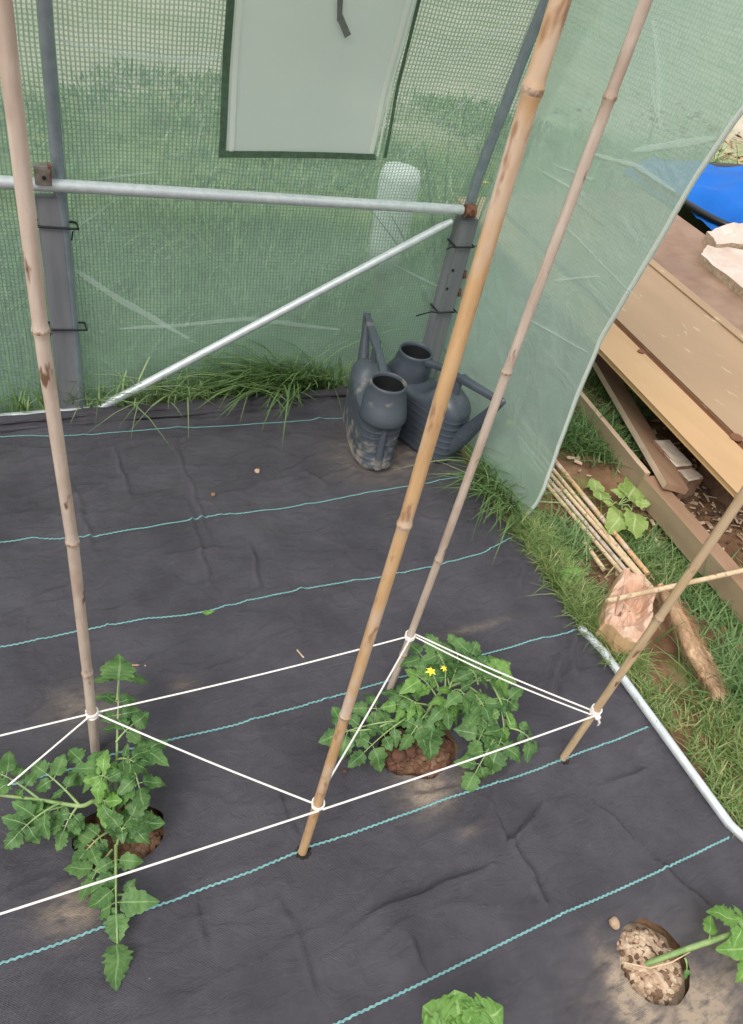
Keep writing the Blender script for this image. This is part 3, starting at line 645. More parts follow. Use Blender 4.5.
# ------------------------------------------------------------------ watering cans
def watering_can(loc, ang, label, body_mat):
    loc=Vector(loc); rt=root('watering_can',loc,label,'watering can','dark grey watering cans in the back corner')
    ca,sa=math.cos(ang),math.sin(ang)
    T=lambda u,v,z: Vector((loc.x+u*ca-v*sa, loc.y+u*sa+v*ca, loc.z+z))
    # body: stadium rings, ribs, saddle and hump on top
    L0,L1,W=0.0,.360,.075
    def ring(sc_u,sc_w,k,n=56):
        a=2*PI*k/n; cu=(L0+L1)/2; hu=(L1-L0)/2
        ex=.62
        c,s=math.cos(a),math.sin(a)
        return cu+hu*sc_u*math.copysign(abs(c)**ex,c), W*sc_w*math.copysign(abs(s)**.66,s)
    o=MB(); rows=[]; n=56
    prf=[(.0,.90),(.004,.94),(.014,.965)]
    zz=.02
    while zz<.185:
        q=(zz-.02)/.026; rib=.018*max(0,math.cos(2*PI*q))**4
        prf.append((zz,.965+rib+.02*(zz/.2))); zz+=.0033
    for z,s in prf:
        row=[]
        for k in range(n):
            u,v=ring(s,s,k,n)
            front=max(0,1-u/.05)                       # narrower below the filler neck
            u+= .022*front*(math.sin(PI*min(1,max(0,(z-.03)/.17)))**.7 if z>.03 else 0)
            row.append(T(u,v,z))
        rows.append(row)
    def top(u):
        h=.212
        h+=.062*(1/(1+math.exp(-(u-.220)/.012)))
        h-=.04*max(0,(u-.325)/.035)**2
        h+=.02*max(0,1-u/.12)
        return h
    for i in range(1,15):
        s=math.cos(i/14*PI/2); rise=math.sin(i/14*PI/2)
        row=[]
        for k in range(n):
            u,v=ring(s*.99,s*.99,k,n); row.append(T(u,v,.186+(top(u)-.186)*rise**.8))
        rows.append(row)
    o.grid(rows,0,True); o.add([T(.14,0,0)]+rows[0],[(0,(k+1)%n+1,k+1) for k in range(n)])
    o.build('body',body_mat,rt)
    # filler neck with rolled lip
    c=(.090,0)
    o=MB(); pr=[(.056,.165),(.0700,.178),(.0765,.184),(.0770,.192),(.0750,.215),(.0715,.238),(.0680,.255),(.0635,.275),(.0600,.290),(.0605,.297),(.0595,.303),(.0560,.306),(.0530,.303),(.0520,.295),(.0515,.280)]
    rows=[]; 
    for r,z in pr: rows.append([T(c[0]+r*math.cos(a)-.25*max(0,z-.21)*0-.020*max(0,1-abs(z-.2)/.05),r*math.sin(a),z) for a in [2*PI*k/40 for k in range(40)]])
    o.grid(rows,0,True); o.build('filler_neck',body_mat,rt)
    o=MB(); rows=[[T(c[0]+r*math.cos(a),r*math.sin(a),z) for a in [2*PI*k/40 for k in range(40)]] for r,z in [(.0517,.293),(.050,.25),(.046,.222),(.001,.218)]]
    o.grid(rows,0,True); o.build('neck_inside',M_can_in,rt)
    # handle bar from the neck over the hump to the spout tip
    o=MB(); P=[T(u,0,z) for u,z in [(.095,.318),(.12,.325),(.16,.335),(.21,.342),(.25,.340),(.262,.346),(.30,.344),(.36,.348),(.425,.353)]]
    rows=[]
    wd=[.016,.0135,.0125,.0125,.013,.0165,.0155,.013,.011]; ht=[.016,.011,.010,.010,.010,.013,.012,.011,.011]
    ul=[(.142,.284),(.16,.292),(.20,.304),(.245,.312),(.285,.312),(.297,.318),(.325,.318),(.39,.323),(.452,.328)]
    for (u,z),w,h in zip(ul,wd,ht):
        rows.append([T(u,w*math.copysign(abs(math.cos(a))**.5,math.cos(a)),z+h*math.copysign(abs(math.sin(a))**.5,math.sin(a))) for a in [2*PI*k/20 for k in range(20)]])
    o.grid(rows,0,True); o.build('handle',body_mat,rt)
    o=MB(); rows=[[T(.285+.02*s,.013*c,z) for (c,s) in [(math.cos(2*PI*k/12),math.sin(2*PI*k/12)) for k in range(12)]] for z in (.24,.308)]
    o.grid(rows,0,True); o.build('handle_post',body_mat,rt)
    # spout
    o=MB(); S0=[(.330,.065,.038),(.35,.095,.035),(.378,.145,.029),(.405,.200,.023),(.433,.262,.0175),(.458,.318,.0150),(.467,.336,.0145)]
    rows=[]
    for i,(u,z,r) in enumerate(S0):
        du=S0[min(i+1,6)][0]-S0[max(i-1,0)][0]; dz=S0[min(i+1,6)][1]-S0[max(i-1,0)][1]; l=math.hypot(du,dz); nu,nz=-dz/l,du/l
        rows.append([T(u+nu*r*math.cos(a),r*.85*math.sin(a),z+nz*r*math.cos(a)) for a in [2*PI*k/20 for k in range(20)]])
    u,z,r=S0[-1]
    rows.append([T(u+nu*r*.75*math.cos(a),r*.65*math.sin(a),z+nz*r*.75*math.cos(a)) for a in [2*PI*k/20 for k in range(20)]])
    rows.append([T(u-.02+nu*r*.7*math.cos(a),r*.6*math.sin(a),z-.035+nz*r*.7*math.cos(a)) for a in [2*PI*k/20 for k in range(20)]])
    o.grid(rows,0,True); o.build('spout',body_mat,rt)
    # moulded web under the neck
    o=MB(); rows=[]
    for z,u,w in [(.02,.004,.012),(.06,.014,.012),(.10,.020,.012),(.14,.024,.010),(.19,.024,.008)]:
        rows.append([T(u-.004,-w,z),T(u-.010,-w*.6,z),T(u-.010,w*.6,z),T(u-.004,w,z),T(u+.02,w,z),T(u+.02,-w,z)])
    o.grid(rows,0,True); o.build('front_rib',body_mat,rt)
    return rt
watering_can((1.034,1.616,.009),math.atan2(.36,.074),'left watering can, dusty dark grey plastic, filler hole towards the viewer',M_can_dirty)
watering_can((1.203,1.955,.009),math.atan2(-.379,.133),'right watering can, cleaner dark grey plastic, spout pointing right, behind the golden cane',M_can)

# ------------------------------------------------------------------ leaves and plants
def leaflet(o,base,d,nrm,L,W,lobes=3,droop=.25,mi=0,fold=.25,seed=0,st=12):
    d=d.normalized(); nrm=(nrm-d*nrm.dot(d)).normalized(); sd=d.cross(nrm)
    rows=[];UV=[]
    for i in range(st+1):
        t=i/st; w=W*(math.sin(PI*t**.70)**.75)*(1-.10*t) if 0<t<1 else .0006
        w*=(1+.13*math.sin(t*lobes*2*PI+seed)+.05*math.sin(t*lobes*4.6*PI+seed*2)) if lobes else 1
        c=base+d*(L*t)-nrm*(droop*L*t*t)+nrm*(.05*L*math.sin(t*9+seed))
        row=[];u=[]
        for q in (-1,-.5,0,.5,1):
            asym=1+.12*math.sin(seed*3+q)
            ff=fold*w*(abs(q)-.75*q*q)*1.3
            row.append(c+sd*(q*w*asym)+nrm*(ff)-d*(abs(q)*w*.12)+nrm*(.16*w*math.sin(i*2.4+q*4+seed)*abs(q))); u.append((abs(q),t))
        rows.append(row);UV.append(u)
    o.grid(rows,mi,False,UV)
def bez(p0,p1,p2,t): return p0*(1-t)**2+p1*2*t*(1-t)+p2*t*t
def compound(parent,P0,P1,pairs=3,size=.035,term=1.3,arch=.02,r=.0018,seed=0,name='leaf',droop=.3,mats=None,twist=0,start=.3,lob=3,rat=.30):
    rn=random.Random(seed); P0=Vector(P0);P1=Vector(P1); mid=(P0+P1)/2+Vector((0,0,arch)); o=MB()
    tl=(P1-mid).normalized(); tot=(P1-P0).length
    st=P1-tl*size*term*.95 if tot>size*term*1.3 else P0.lerp(P1,.3)
    mid=(P0+st)/2+Vector((0,0,arch)); pts=[bez(P0,mid,st,i/10) for i in range(11)]
    o.tube(pts,[r*(1.5-.9*i/10) for i in range(11)],6,1)
    up=Vector((0,0,1))
    def upn(d):
        n=up-d*up.dot(d)
        if n.length<.3: n=Vector((0,-1,.3))
        return (n+Vector((rn.uniform(-.6,.6),rn.uniform(-.7,.25),0))).normalized()
    for k in range(pairs):
        t=start+(1-start)*(k+.3)/pairs; i=min(9,int(t*10)); c=pts[i].lerp(pts[i+1],t*10-i); d=(pts[i+1]-pts[i]).normalized(); n=upn(d); s=d.cross(n)
        for sg in (-1,1):
            if rn.random()<.08: continue
            dd=(s*sg+d*rn.uniform(.1,.7)+Vector((0,0,rn.uniform(-.35,.15)))).normalized(); sz=size*rn.uniform(.8,1.2)*(.75+.35*k/max(1,pairs-1))
            b=c+dd*sz*.18; o.tube([c,b],.0009,5,1)
            leaflet(o,b,dd,upn(dd),sz,sz*rat*1.22,lob,droop*rn.uniform(.5,2.2),0,.45,rn.random()*6,16)
            if rn.random()<.35:
                c2=c+d*size*.25; d2=(s*sg*1.0+d*.2).normalized(); leaflet(o,c2,d2,upn(d2),sz*.35,sz*.13,0,.3,0,.2,rn.random()*6,6)
    d=(P1-st).normalized(); leaflet(o,st,d,upn(d),(P1-st).length,size*term*rat*1.22,lob+1,droop*.5,0,.22,rn.random()*6,22)
    return o.build(name,mats or [M_leaf,M_stem],parent)
def stem(parent,pts,r0,r1,name='stem'):
    P=[Vector(p) for p in pts]; Q=[]
    for i in range(len(P)-1):
        p0=P[max(i-1,0)];p1=P[i];p2=P[i+1];p3=P[min(i+2,len(P)-1)]
        for k in range(5):
            t=k/5; Q.append(.5*((2*p1)+(p2-p0)*t+(2*p0-5*p1+4*p2-p3)*t*t+(3*p1-p0-3*p2+p3)*t**3))
    Q.append(P[-1]); o=MB(); n=len(Q); o.tube(Q,[r0+(r1-r0)*i/(n-1) for i in range(n)],8); return o.build(name,M_stem,parent)
def flower(parent,c,r=.012,seed=0):
    o=MB(); c=Vector(c)
    for k in range(6):
        a=2*PI*k/6+seed; d=Vector((math.cos(a),math.sin(a),.25)); leaflet(o,c,d,Vector((0,-.3,1)),r,r*.28,0,.5,0,.1,k,6)
    o.tube([c-Vector((0,0,.001)),c+Vector((0,-.001,.007))],[.0025,.001],6); return o.build('flower',M_flower,parent)

# leftmost plant
A=G(114,838); A.z=0
tp=root('tomato_plant',A,'leftmost young tomato plant, sprawling across the twine beside the pale cane','tomato plant','tomato plants in the membrane')
j=G(96,802,.09)
stem(tp,[G(116,842,-.01),G(110,826,.04),j,G(80,806,.10),G(40,800,.11),G(-10,794,.12)],.0058,.0030)
stem(tp,[G(113,838,-.01),G(113,820,.05),G(116,785,.09),G(117,752,.13)],.0042,.0028)
stem(tp,[j,G(118,775,.12),G(150,751,.14)],.0035,.002)
compound(tp,G(117,752,.13),G(120,652,.17),5,.044,1.1,.01,seed=1,start=.22)
compound(tp,G(117,700,.158),G(121,653,.178),0,.052,1.3,.004,seed=19,rat=.44)
compound(tp,G(117,925,.035),G(118,990,.02),0,.066,1.2,.006,seed=20,rat=.26,lob=5)
compound(tp,G(125,768,.12),G(168,738,.13),3,.042,1.2,.012,seed=2,start=.35)
compound(tp,G(132,765,.12),G(146,815,.09),3,.046,1.2,.02,seed=22,start=.3)
compound(tp,G(80,806,.10),G(30,762,.13),2,.040,1.1,.02,seed=3)
compound(tp,G(40,800,.11),G(-20,765,.13),3,.045,1.1,.02,seed=4)
compound(tp,G(60,803,.11),G(2,850,.07),3,.045,1.1,.02,seed=5)
compound(tp,G(78,806,.10),G(55,852,.05),3,.042,1.1,.015,seed=6)
compound(tp,G(70,806,.09),G(20,825,.08),3,.036,1.1,.015,seed=66)
compound(tp,G(108,832,.05),G(72,868,.03),3,.038,1.1,.015,seed=7)
compound(tp,G(115,830,.05),G(166,822,.07),2,.052,1.3,.02,seed=8,start=.35)
compound(tp,G(117,845,.04),G(145,800,.09),2,.048,1.3,.02,seed=9,start=.35)
compound(tp,G(116,845,.04),G(117,945,.03),4,.050,1.05,.03,seed=10,start=.2,r=.0024,rat=.32)
compound(tp,G(112,850,.04),G(80,902,.02),2,.040,1.1,.015,seed=11)
compound(tp,G(106,795,.10),G(68,748,.12),2,.042,1.1,.02,seed=12)
compound(tp,G(108,792,.11),G(98,752,.14),2,.036,1.1,.02,seed=13)
compound(tp,G(112,782,.12),G(82,782,.13),2,.036,1.1,.02,seed=14,mats=[M_leaf3,M_stem])
compound(tp,G(116,760,.13),G(150,772,.12),2,.038,1.1,.02,seed=15)
compound(tp,G(118,895,.03),G(146,905,.03),1,.034,1.1,.01,seed=16,rat=.34)
compound(tp,G(116,742,.14),G(150,712,.15),1,.040,1.1,.01,seed=17,rat=.36)
compound(tp,G(100,802,.10),G(120,800,.13),2,.036,1.1,.01,seed=18,mats=[M_leaf3,M_stem])

# middle plant
A=G(420,742); A.z=0
tp=root('tomato_plant',A,'bushiest tomato plant, with a yellow flower, beside the thin pale cane','tomato plant','tomato plants in the membrane')
stem(tp,[G(420,742,-.01),G(424,722,.05),G(438,695,.10),G(462,682,.13),G(490,680,.15)],.0058,.003)
stem(tp,[G(424,722,.05),G(405,716,.08),G(376,728,.09),G(350,731,.08)],.0036,.002)
stem(tp,[G(462,682,.13),G(485,700,.12),G(500,730,.09)],.0032,.002)
stem(tp,[G(490,680,.15),G(500,700,.15),G(512,728,.11)],.003,.002)
compound(tp,G(395,721,.09),G(318,742,.06),4,.044,1.15,.02,seed=31,start=.1)
compound(tp,G(410,716,.08),G(348,768,.04),3,.046,1.1,.03,seed=32)
compound(tp,G(418,718,.07),G(348,708,.09),3,.044,1.1,.02,seed=33)
compound(tp,G(425,712,.08),G(380,690,.11),3,.040,1.1,.02,seed=34)
compound(tp,G(424,715,.07),G(432,762,.04),2,.055,1.5,.03,seed=35,rat=.34,start=.1)
compound(tp,G(430,710,.08),G(400,752,.05),2,.044,1.1,.03,seed=36)
compound(tp,G(440,692,.11),G(408,640,.16),3,.042,1.1,.02,seed=37)
compound(tp,G(445,690,.12),G(438,645,.17),3,.044,1.1,.02,seed=38)
compound(tp,G(460,682,.13),G(478,640,.18),4,.044,1.1,.02,seed=39)
compound(tp,G(450,688,.12),G(425,632,.18),3,.048,1.2,.02,seed=40)
compound(tp,G(470,682,.14),G(490,655,.18),3,.042,1.1,.02,seed=41)
compound(tp,G(480,680,.15),G(518,682,.15),3,.036,1.1,.02,seed=42,mats=[M_leaf3,M_stem])
compound(tp,G(485,700,.12),G(462,730,.08),3,.042,1.1,.02,seed=43)
compound(tp,G(492,712,.11),G(470,758,.04),3,.044,1.1,.02,seed=44)
compound(tp,G(500,728,.09),G(463,795,.01),3,.044,1.3,.01,seed=45,start=.2)
compound(tp,G(505,722,.10),G(488,776,.03),2,.050,1.35,.02,seed=46,rat=.36)
compound(tp,G(510,728,.11),G(540,752,.05),2,.040,1.2,.02,seed=47)
compound(tp,G(495,690,.14),G(505,745,.08),3,.040,1.1,.02,seed=48,mats=[M_leaf3,M_stem])
compound(tp,G(455,690,.13),G(470,715,.13),2,.042,1.1,.02,seed=49)
compound(tp,G(440,700,.10),G(450,730,.09),2,.042,1.1,.02,seed=50)
compound(tp,G(478,684,.15),G(452,662,.18),3,.040,1.1,.02,seed=51)
compound(tp,G(490,680,.16),G(512,662,.18),2,.036,1.1,.01,seed=52,mats=[M_leaf3,M_stem])
compound(tp,G(470,690,.13),G(492,722,.13),3,.038,1.1,.01,seed=53)
s=stem(tp,[G(440,695,.12),G(436,682,.16),G(432,672,.18)],.0014,.001,'flower_stalk'); flower(tp,G(431,671,.185),.012)
flower(tp,G(444,668,.18),.008,1)
for i_,(a_,b_,z0_,z1_) in enumerate([((438,700),(405,668),.10,.14),((448,692),(462,650),.12,.16),((470,684),(505,672),.14,.16),((455,690),(440,720),.11,.10),((480,690),(482,735),.13,.09),((490,700),(520,710),.13,.12),((430,706),(380,708),.08,.10),((460,682),(450,632),.13,.18)]):
    compound(tp,G(*a_,z0_),G(*b_,z1_),3,.040,1.0,.02,seed=90+i_,mats=[M_leaf if i_%3 else M_leaf3,M_stem])
# right-edge plant
A=G(650,966); A.z=0
tp=root('tomato_plant',A,'tomato plant leaning out at the right edge from the pale gritty hole','tomato plant','tomato plants in the membrane')
stem(tp,[G(642,966,-.012),G(662,958,.015),G(690,948,.04),G(720,938,.07),G(760,925,.10)],.0055,.0060)
compound(tp,G(708,942,.06),G(712,915,.07),0,.036,1.2,.01,seed=61,mats=[M_leaf3,M_stem])
compound(tp,G(745,930,.09),G(708,908,.10),1,.050,1.2,.01,seed=62,mats=[M_leaf3,M_stem],rat=.34)
compound(tp,G(765,922,.10),G(738,985,.05),2,.050,1.2,.02,seed=63,mats=[M_leaf3,M_stem])
compound(tp,G(770,918,.11),G(790,880,.12),3,.050,1.2,.02,seed=64)
compound(tp,G(685,958,.03),G(686,980,.004),0,.02,1.1,.006,seed=65)
o=MB(); o.tube([G(622,962,.004),G(650,968,.008),G(672,962,.02),G(690,952,.03)],[.0012,.0016,.0016,.001],6); tag(o.build('dry_twig',M_bristle,origin=G(650,968,0)),'thin pale dry stalk lying across the gritty planting hole','twig')
# bottom plant
A=G(462,1060); A.z=0
tp=root('tomato_plant',A,'bright green tomato leaves poking in at the bottom edge','tomato plant','tomato plants in the membrane')
stem(tp,[G(462,1060,-.01),G(462,1048,.05),G(460,1035,.10)],.005,.003)
for i,(a,b,sz) in enumerate([((460,1038),(424,1006),.055),((462,1036),(455,990),.055),((464,1036),(505,1008),.055),((466,1040),(490,1000),.045),((455,1042),(410,1040),.05)]):
    compound(tp,G(*a,.10),G(*b,.12),1,sz,1.5,.01,seed=70+i,mats=[M_leaf3,M_stem],rat=.42)

# ------------------------------------------------------------------ outdoor things on the right
# large framed board lying on bricks
def board_panel():
    e0=G(604,339,.30); k=G(738,493,.26)
    s_ax=(e0-k); s_ax.z=0; s_ax.normalize(); t_ax=Vector((s_ax.y,-s_ax.x,0)); t_ax.z=.10; t_ax.normalize(); nn=t_ax.cross(s_ax); nn=nn if nn.z>0 else -nn
    def onp(x,y):
        d=wray(x,y); tt=(k-CAM).dot(nn)/d.dot(nn); p=CAM+d*tt-k; return p.dot(s_ax),p.dot(t_ax)
    tg=onp(660,365)[1]; sg=onp(738,463)[0]; tm=onp(705,312)[1]; sm=onp(740,346)[0]; tf=onp(690,225)[1]
    L=2.3; W=tf;
    r=root('framed_board',k-Vector((0,0,.0)),'large worn wooden framed board lying on bricks outside the tunnel','wooden board')
    def Bx(s0,s1,t0,t1,z0,z1,mi,o,bev=.003):
        c=k+s_ax*((s0+s1)/2)+t_ax*((t0+t1)/2)+nn*((z0+z1)/2)
        o.box(c,s_ax*((s1-s0)/2),t_ax*((t1-t0)/2),nn*((z1-z0)/2),mi,bev)
    gw=.034
    o=MB(); Bx(0,L,0,tg-gw/2,-.022,.0,0,o); Bx(0,sg-gw/2,tg-gw/2,W,-.022,0,0,o); o.build('rim',M_wood_rim,r)
    o=MB(); Bx(0.02,L-.02,.02,W-.02,-.020,-.010,0,o); o.build('backing',M_groove,r)
    o=MB(); Bx(sg+gw/2,L,tg+gw/2,tm,-.03,.004,0,o); Bx(sg+gw/2,sm,tm,W,-.03,.004,0,o); o.build('field',M_wood_door,r)
    o=MB(); Bx(sm,L,tm,tm+.022,-.02,.012,0,o,.006); Bx(sm,sm+.022,tm+.022,W,-.02,.012,0,o,.006); Bx(sm+.03,L,tm+.032,tm+.040,-.02,.009,0,o,.003); o.build('moulding',M_wood_door,r)
    o=MB(); Bx(sm+.022,L,tm+.022,W,-.02,.003,0,o); o.build('inner_panel',M_wood_dark,r)
    p=onp(736,438); q=onp(641,352)
    for (ss,tt),rr in ((p,.022),(q,.014)):
        o=MB(); c=k+s_ax*ss+t_ax*tt+nn*.0; o.tube([c,c+nn*.0045],rr,20); o.build('notch',M_groove,r)
    return k,s_ax,t_ax,nn,onp,W,L
k,s_ax,t_ax,nn,onp,Wp,Lp=board_panel()
def on_panel(x,y,h=0):
    a,b=onp(x,y); return k+s_ax*a+t_ax*b+nn*h
# supports: bricks under the panel
def brick(c,ang,size,label,top=M_brick_white,sidem=M_brick,tilt=(0,0),name='brick',grp='broken bricks by the planks'):
    c=Vector(c); r=root(name,c,label,'brick',grp)
    R=Euler((tilt[0],tilt[1],ang)).to_matrix(); h=[Vector(R.col[i])*size[i]/2 for i in range(3)]
    bm=bmesh.new(); bmesh.ops.create_cube(bm,size=2); bmesh.ops.bevel(bm,geom=bm.edges[:],offset=.08,segments=1,affect='EDGES'); bmesh.ops.subdivide_edges(bm,edges=bm.edges[:],cuts=3,use_grid_fill=True)
    for v in bm.verts:
        p=v.co*(1+.05*noise.noise(v.co*2+c*7)); v.co=c+h[0]*p.x+h[1]*p.y+h[2]*(p.z+1)
    o=MB(); fac=[];tf=[]
    bm.normal_update(); bm.verts.index_update()
    vv=[v.co.copy() for v in bm.verts]
    hz=h[2].normalized()
    for f in bm.faces: (tf if f.normal.dot(hz)>.6 else fac).append([v.index for v in f.verts])
    o.add(vv,fac,0,None,False); o.build('brick_body',sidem,r); o2=MB(); o2.add(vv,tf,0,None,False); o2.build('painted_face',top,r); bm.free()
    for ob in r.children:
        b2=bmesh.new(); b2.from_mesh(ob.data); bmesh.ops.delete(b2,geom=[v for v in b2.verts if not v.link_faces],context='VERTS'); b2.to_mesh(ob.data); b2.free()
ang=math.atan2(s_ax.y,s_ax.x)
c=G(673,452,.12); brick((c.x,c.y,.02),ang,(.15,.075,.10),'larger white-painted brick beside the brown plank under the framed board')
c=G(687,470,.10); brick((c.x,c.y,.0),ang+.1,(.10,.08,.10),'smaller chipped white-painted brick beside the brown plank, nearest the litter')
for s0,t0 in ((.25,.3),(1.2,.3),(.3,.9),(1.3,.95)):
    c=k+s_ax*s0+t_ax*t0; hh=c.z-.045
    brick((c.x,c.y,-.01),ang,(.21,.10,hh+.004),'bare brown brick block hidden in shade, propping up the framed board',M_brick,grp='brick blocks propping up the framed board')
# planks
def plank(a,b,wid,th,label,mats,roll=0,name='plank',edge=True):
    a=Vector(a);b=Vector(b); d=(b-a).normalized(); up=Vector((0,0,1)); sd=d.cross(up).normalized(); up=sd.cross(d)
    R=Matrix.Rotation(roll,3,d); sd=R@sd; up=R@up; L=(b-a).length
    o=MB(); nseg=26; c0=a
    sec=[(-1,-1),(-1,1),(1,1),(1,-1)]
    rows=[]
    for i in range(nseg+1):
        p=a+d*(L*i/nseg); row=[]
        for (q,w) in [(-1,-1),(-1,-.5),(-1,.5),(-1,1),(-.5,1),(.5,1),(1,1),(1,-1)]:
            j=.02*fbm(i*.7+q,w*3,.9,2); row.append(p+sd*(wid/2*(q+j))+up*(th/2*(w+j)))
        rows.append(row)
    for (j0,j1,mi) in ((0,3,0),(3,6,1),(6,7,0),(7,8,0)):
        o.grid([[r[x%8] for x in range(j0,j1+1)] for r in rows],mi,False,None,False)
    o.add(rows[0],[tuple(range(8))],1,None,False); o.add(rows[-1],[tuple(reversed(range(8)))],1,None,False)
    mid=(a+b)/2; return tag(o.build(name,mats,origin=(mid.x,mid.y,min(a.z,b.z)-th/2)),label,'plank','old planks beside the tunnel')
pa=G(577,388,.095); pb=G(648,473,.095); dA=(pb-pa).normalized()
plank(pa+Vector((0,0,-.0475))-dA*.35,pb+Vector((0,0,-.0475)),.022,.095,'thin pale-topped plank standing on edge, half behind the end sheet',[M_plank,M_plank_edge])
pa=G(650,476,.085); pb=G(762,602,.085); dA=(pb-pa).normalized()
plank(pa+Vector((0,0,-.0425)),pb+Vector((0,0,-.0425))+dA*.1,.062,.085,'thick weathered brown plank nearest the lawn, running off the right edge',[M_plank,M_plank_brown])
# brown plank leaning on the first
qa=G(600,362,.05); qb=G(676,489,.108); dq=(qb-qa).normalized()
plank(qa-dq*.25,qb,.090,.024,'brown plank lying with its lower end on top of the edge-standing plank',[M_plank_edge,M_plank_brown],roll=-.15)
# broken chipboard pieces on top of panel
def slab(px,hs,th,label,nm,mats,jag=.01,lift=.002):
    P=[on_panel(*p,lift) for p in px]; n=len(P); o=MB(); c=sum(P,Vector())/n
    out=[]
    for i in range(n):
        a,b=P[i],P[(i+1)%n]
        for q in range(7):
            p=a.lerp(b,q/7); p=p+(p-c).normalized()*jag*noise.noise(p*37); out.append(p)
    m_=len(out); top=[p+nn*th*(1+.25*noise.noise(p*15)) for p in out]
    o.grid([out,top],1,True,None,False); 
    inner=[c+(p-c)*.5+nn*(.004*noise.noise(p*9)) for p in top]; cc=c+nn*th
    o.grid([top,inner],0,True,None,False); o.add(inner+[cc],[(i,(i+1)%m_,m_) for i in range(m_)],0,None,False)
    return tag(o.build(nm,mats,origin=tuple(c)),label,'broken board','broken pieces on the framed board')
slab([(698,262),(704,252),(752,258),(790,320),(764,318),(742,299)],0,.035,'pale broken chipboard slab with flaking edge on the framed board','broken_board',[M_chipboard,M_chipboard_edge])
slab([(703,243),(716,236),(760,230),(765,256),(712,254)],0,.055,'smaller pale splintered piece lying against the blue tarp','broken_board',[M_chipboard,M_chipboard_edge])
# black tub and blue tarp
tc=Vector((4.20,3.12,0)); r=root('plastic_tub',tc,'black plastic tub holding the blue tarp beyond the framed board','tub')
def tubring(hu,hv,z,n=48,lip=0): return [Vector((tc.x+hu*math.copysign(abs(math.cos(a))**.45,math.cos(a)),tc.y+hv*math.copysign(abs(math.sin(a))**.45,math.sin(a)),z)) for a in [2*PI*i/n for i in range(n)]]
o=MB(); o.grid([tubring(.62,.42,0),tubring(.70,.50,.38),tubring(.75,.55,.385),tubring(.76,.56,.41),tubring(.74,.54,.42),tubring(.69,.49,.405),tubring(.64,.44,.20),tubring(.01,.01,.19)],0,True); o.build('shell',M_tub,r)
o=MB(); P=[]
for i in range(41):
    row=[]
    for j in range(41):
        u=i/20-1; v=j/20-1; q=max(abs(u),abs(v)); x=tc.x-.04+.70*u; y=tc.y-.14+.58*v
        z=.45+.10*(1-q**2)+.09*fbm(u*1.1,v*1.1,1.3,2)+.03*abs(fbm(u+4,v,4,2)); z-= .10*max(0,q-.85)/.15
        row.append(Vector((x,y,z)))
    P.append(row)
o.grid(P); tag(o.build('blue_tarp',M_tarp,origin=(tc.x,tc.y,.3)),'crumpled bright blue tarpaulin bundled in the black tub','tarpaulin')

# cane bundle lying under the stone
def lie(a,b,za,zb,r,mat,label,seed,group='canes lying on the ground outside'):
    A=G(*a,za);B=G(*b,zb); d=(B-A); L=d.length; rn=random.Random(seed); nd=[]; s=rn.uniform(.05,.2)
    while s<L-.05: nd.append(s); s+=rn.uniform(.17,.26)
    rt=root('lying_cane',A,label,'bamboo cane',group); o=MB(); d.normalize(); ss=sorted([0,L]+[L*i/24 for i in range(1,24)]+[n+e for n in nd for e in(-.005,0,.005)])
    o.tube([A+d*s for s in ss],[r*(1+.2*math.exp(-(min([abs(s-n) for n in nd] or [9])/.004)**2)) for s in ss],10); o.build('culm',mat,rt)
    for n in nd:
        o=MB(); c=A+d*n; o.tube([c-d*.002,c+d*.002],r*1.22,10,cap=False); o.build('node',M_cane_node,rt)
M_straw=cane_mat('cane_straw',srgb(214,192,158),srgb(196,170,134),srgb(186,158,124),srgb(140,110,80))
lie((522,421),(648,574),.022,.022,.0085,M_cane_gold,'golden lying cane on the right side of the bundle under the stone',1)
lie((520,430),(712,660),.018,.018,.0070,M_straw,'pale lying cane whose end sticks out farthest beyond the stone',2)
lie((518,437),(705,652),.020,.014,.0070,M_straw,'pale lying cane in the middle of the bundle',3)
lie((520,446),(634,580),.014,.014,.0068,M_cane_grey,'greyish lying cane second from the tunnel in the bundle',4)
lie((524,458),(628,580),.012,.012,.0070,M_straw,'pale lying cane closest to the tunnel in the bundle',5)
lie((607,601),(790,560),.105,.165,.0078,M_straw,'long pale cane lying level across the top of the stone',6,'canes crossing the stone')
lie((716,583),(800,562),.02,.02,.0078,M_straw,'short pale cane end near the right edge below the level cane',7,'canes crossing the stone')
lie((585,543),(604,570),.008,.008,.0075,M_straw,'broken piece of cane on the bare soil left of the stone',8,'broken cane bits')
# stone
sc=G(632,612,.0); r=root('broken_stone',sc,'pinkish broken stone block with hollow top pinning down the canes','stone')
outer=[(625,566),(645,574),(656,594),(654,618),(645,640),(622,634),(607,618),(610,596)]
def ringpts(z,sc_,jit,seedz):
    P=[]
    for i in range(len(outer)):
        a=G(*outer[i],.085); b=G(*outer[(i+1)%len(outer)],.085)
        for q in range(7): P.append(a.lerp(b,q/7))
    c=sum(P,Vector())/len(P); out=[]
    for i,p in enumerate(P):
        v=c+(p-c)*sc_+Vector((.012,.004,0))*(1-sc_)*(1 if sc_<1 else 0); v.z=z+jit*noise.noise(Vector((v.x*38,v.y*38,seedz*.2)))+jit*.6*noise.noise(Vector((v.x*90,v.y*90,seedz*.4))); h=.006*noise.noise(Vector((v.x*40,v.y*40,seedz*.5+5))); out.append(v+Vector((h,h*.6,0)))
    return out,c
rows=[ringpts(z,s_,j,sd)[0] for z,s_,j,sd in [(-.01,1.06,.01,0),(.02,1.08,.03,1),(.05,1.06,.03,2),(.072,.99,.02,3)]]; cc=ringpts(0,1,0,0)[1]
o=MB(); o.grid(rows,0,True,None,False); o.build('stone_side',M_stone_side,r)
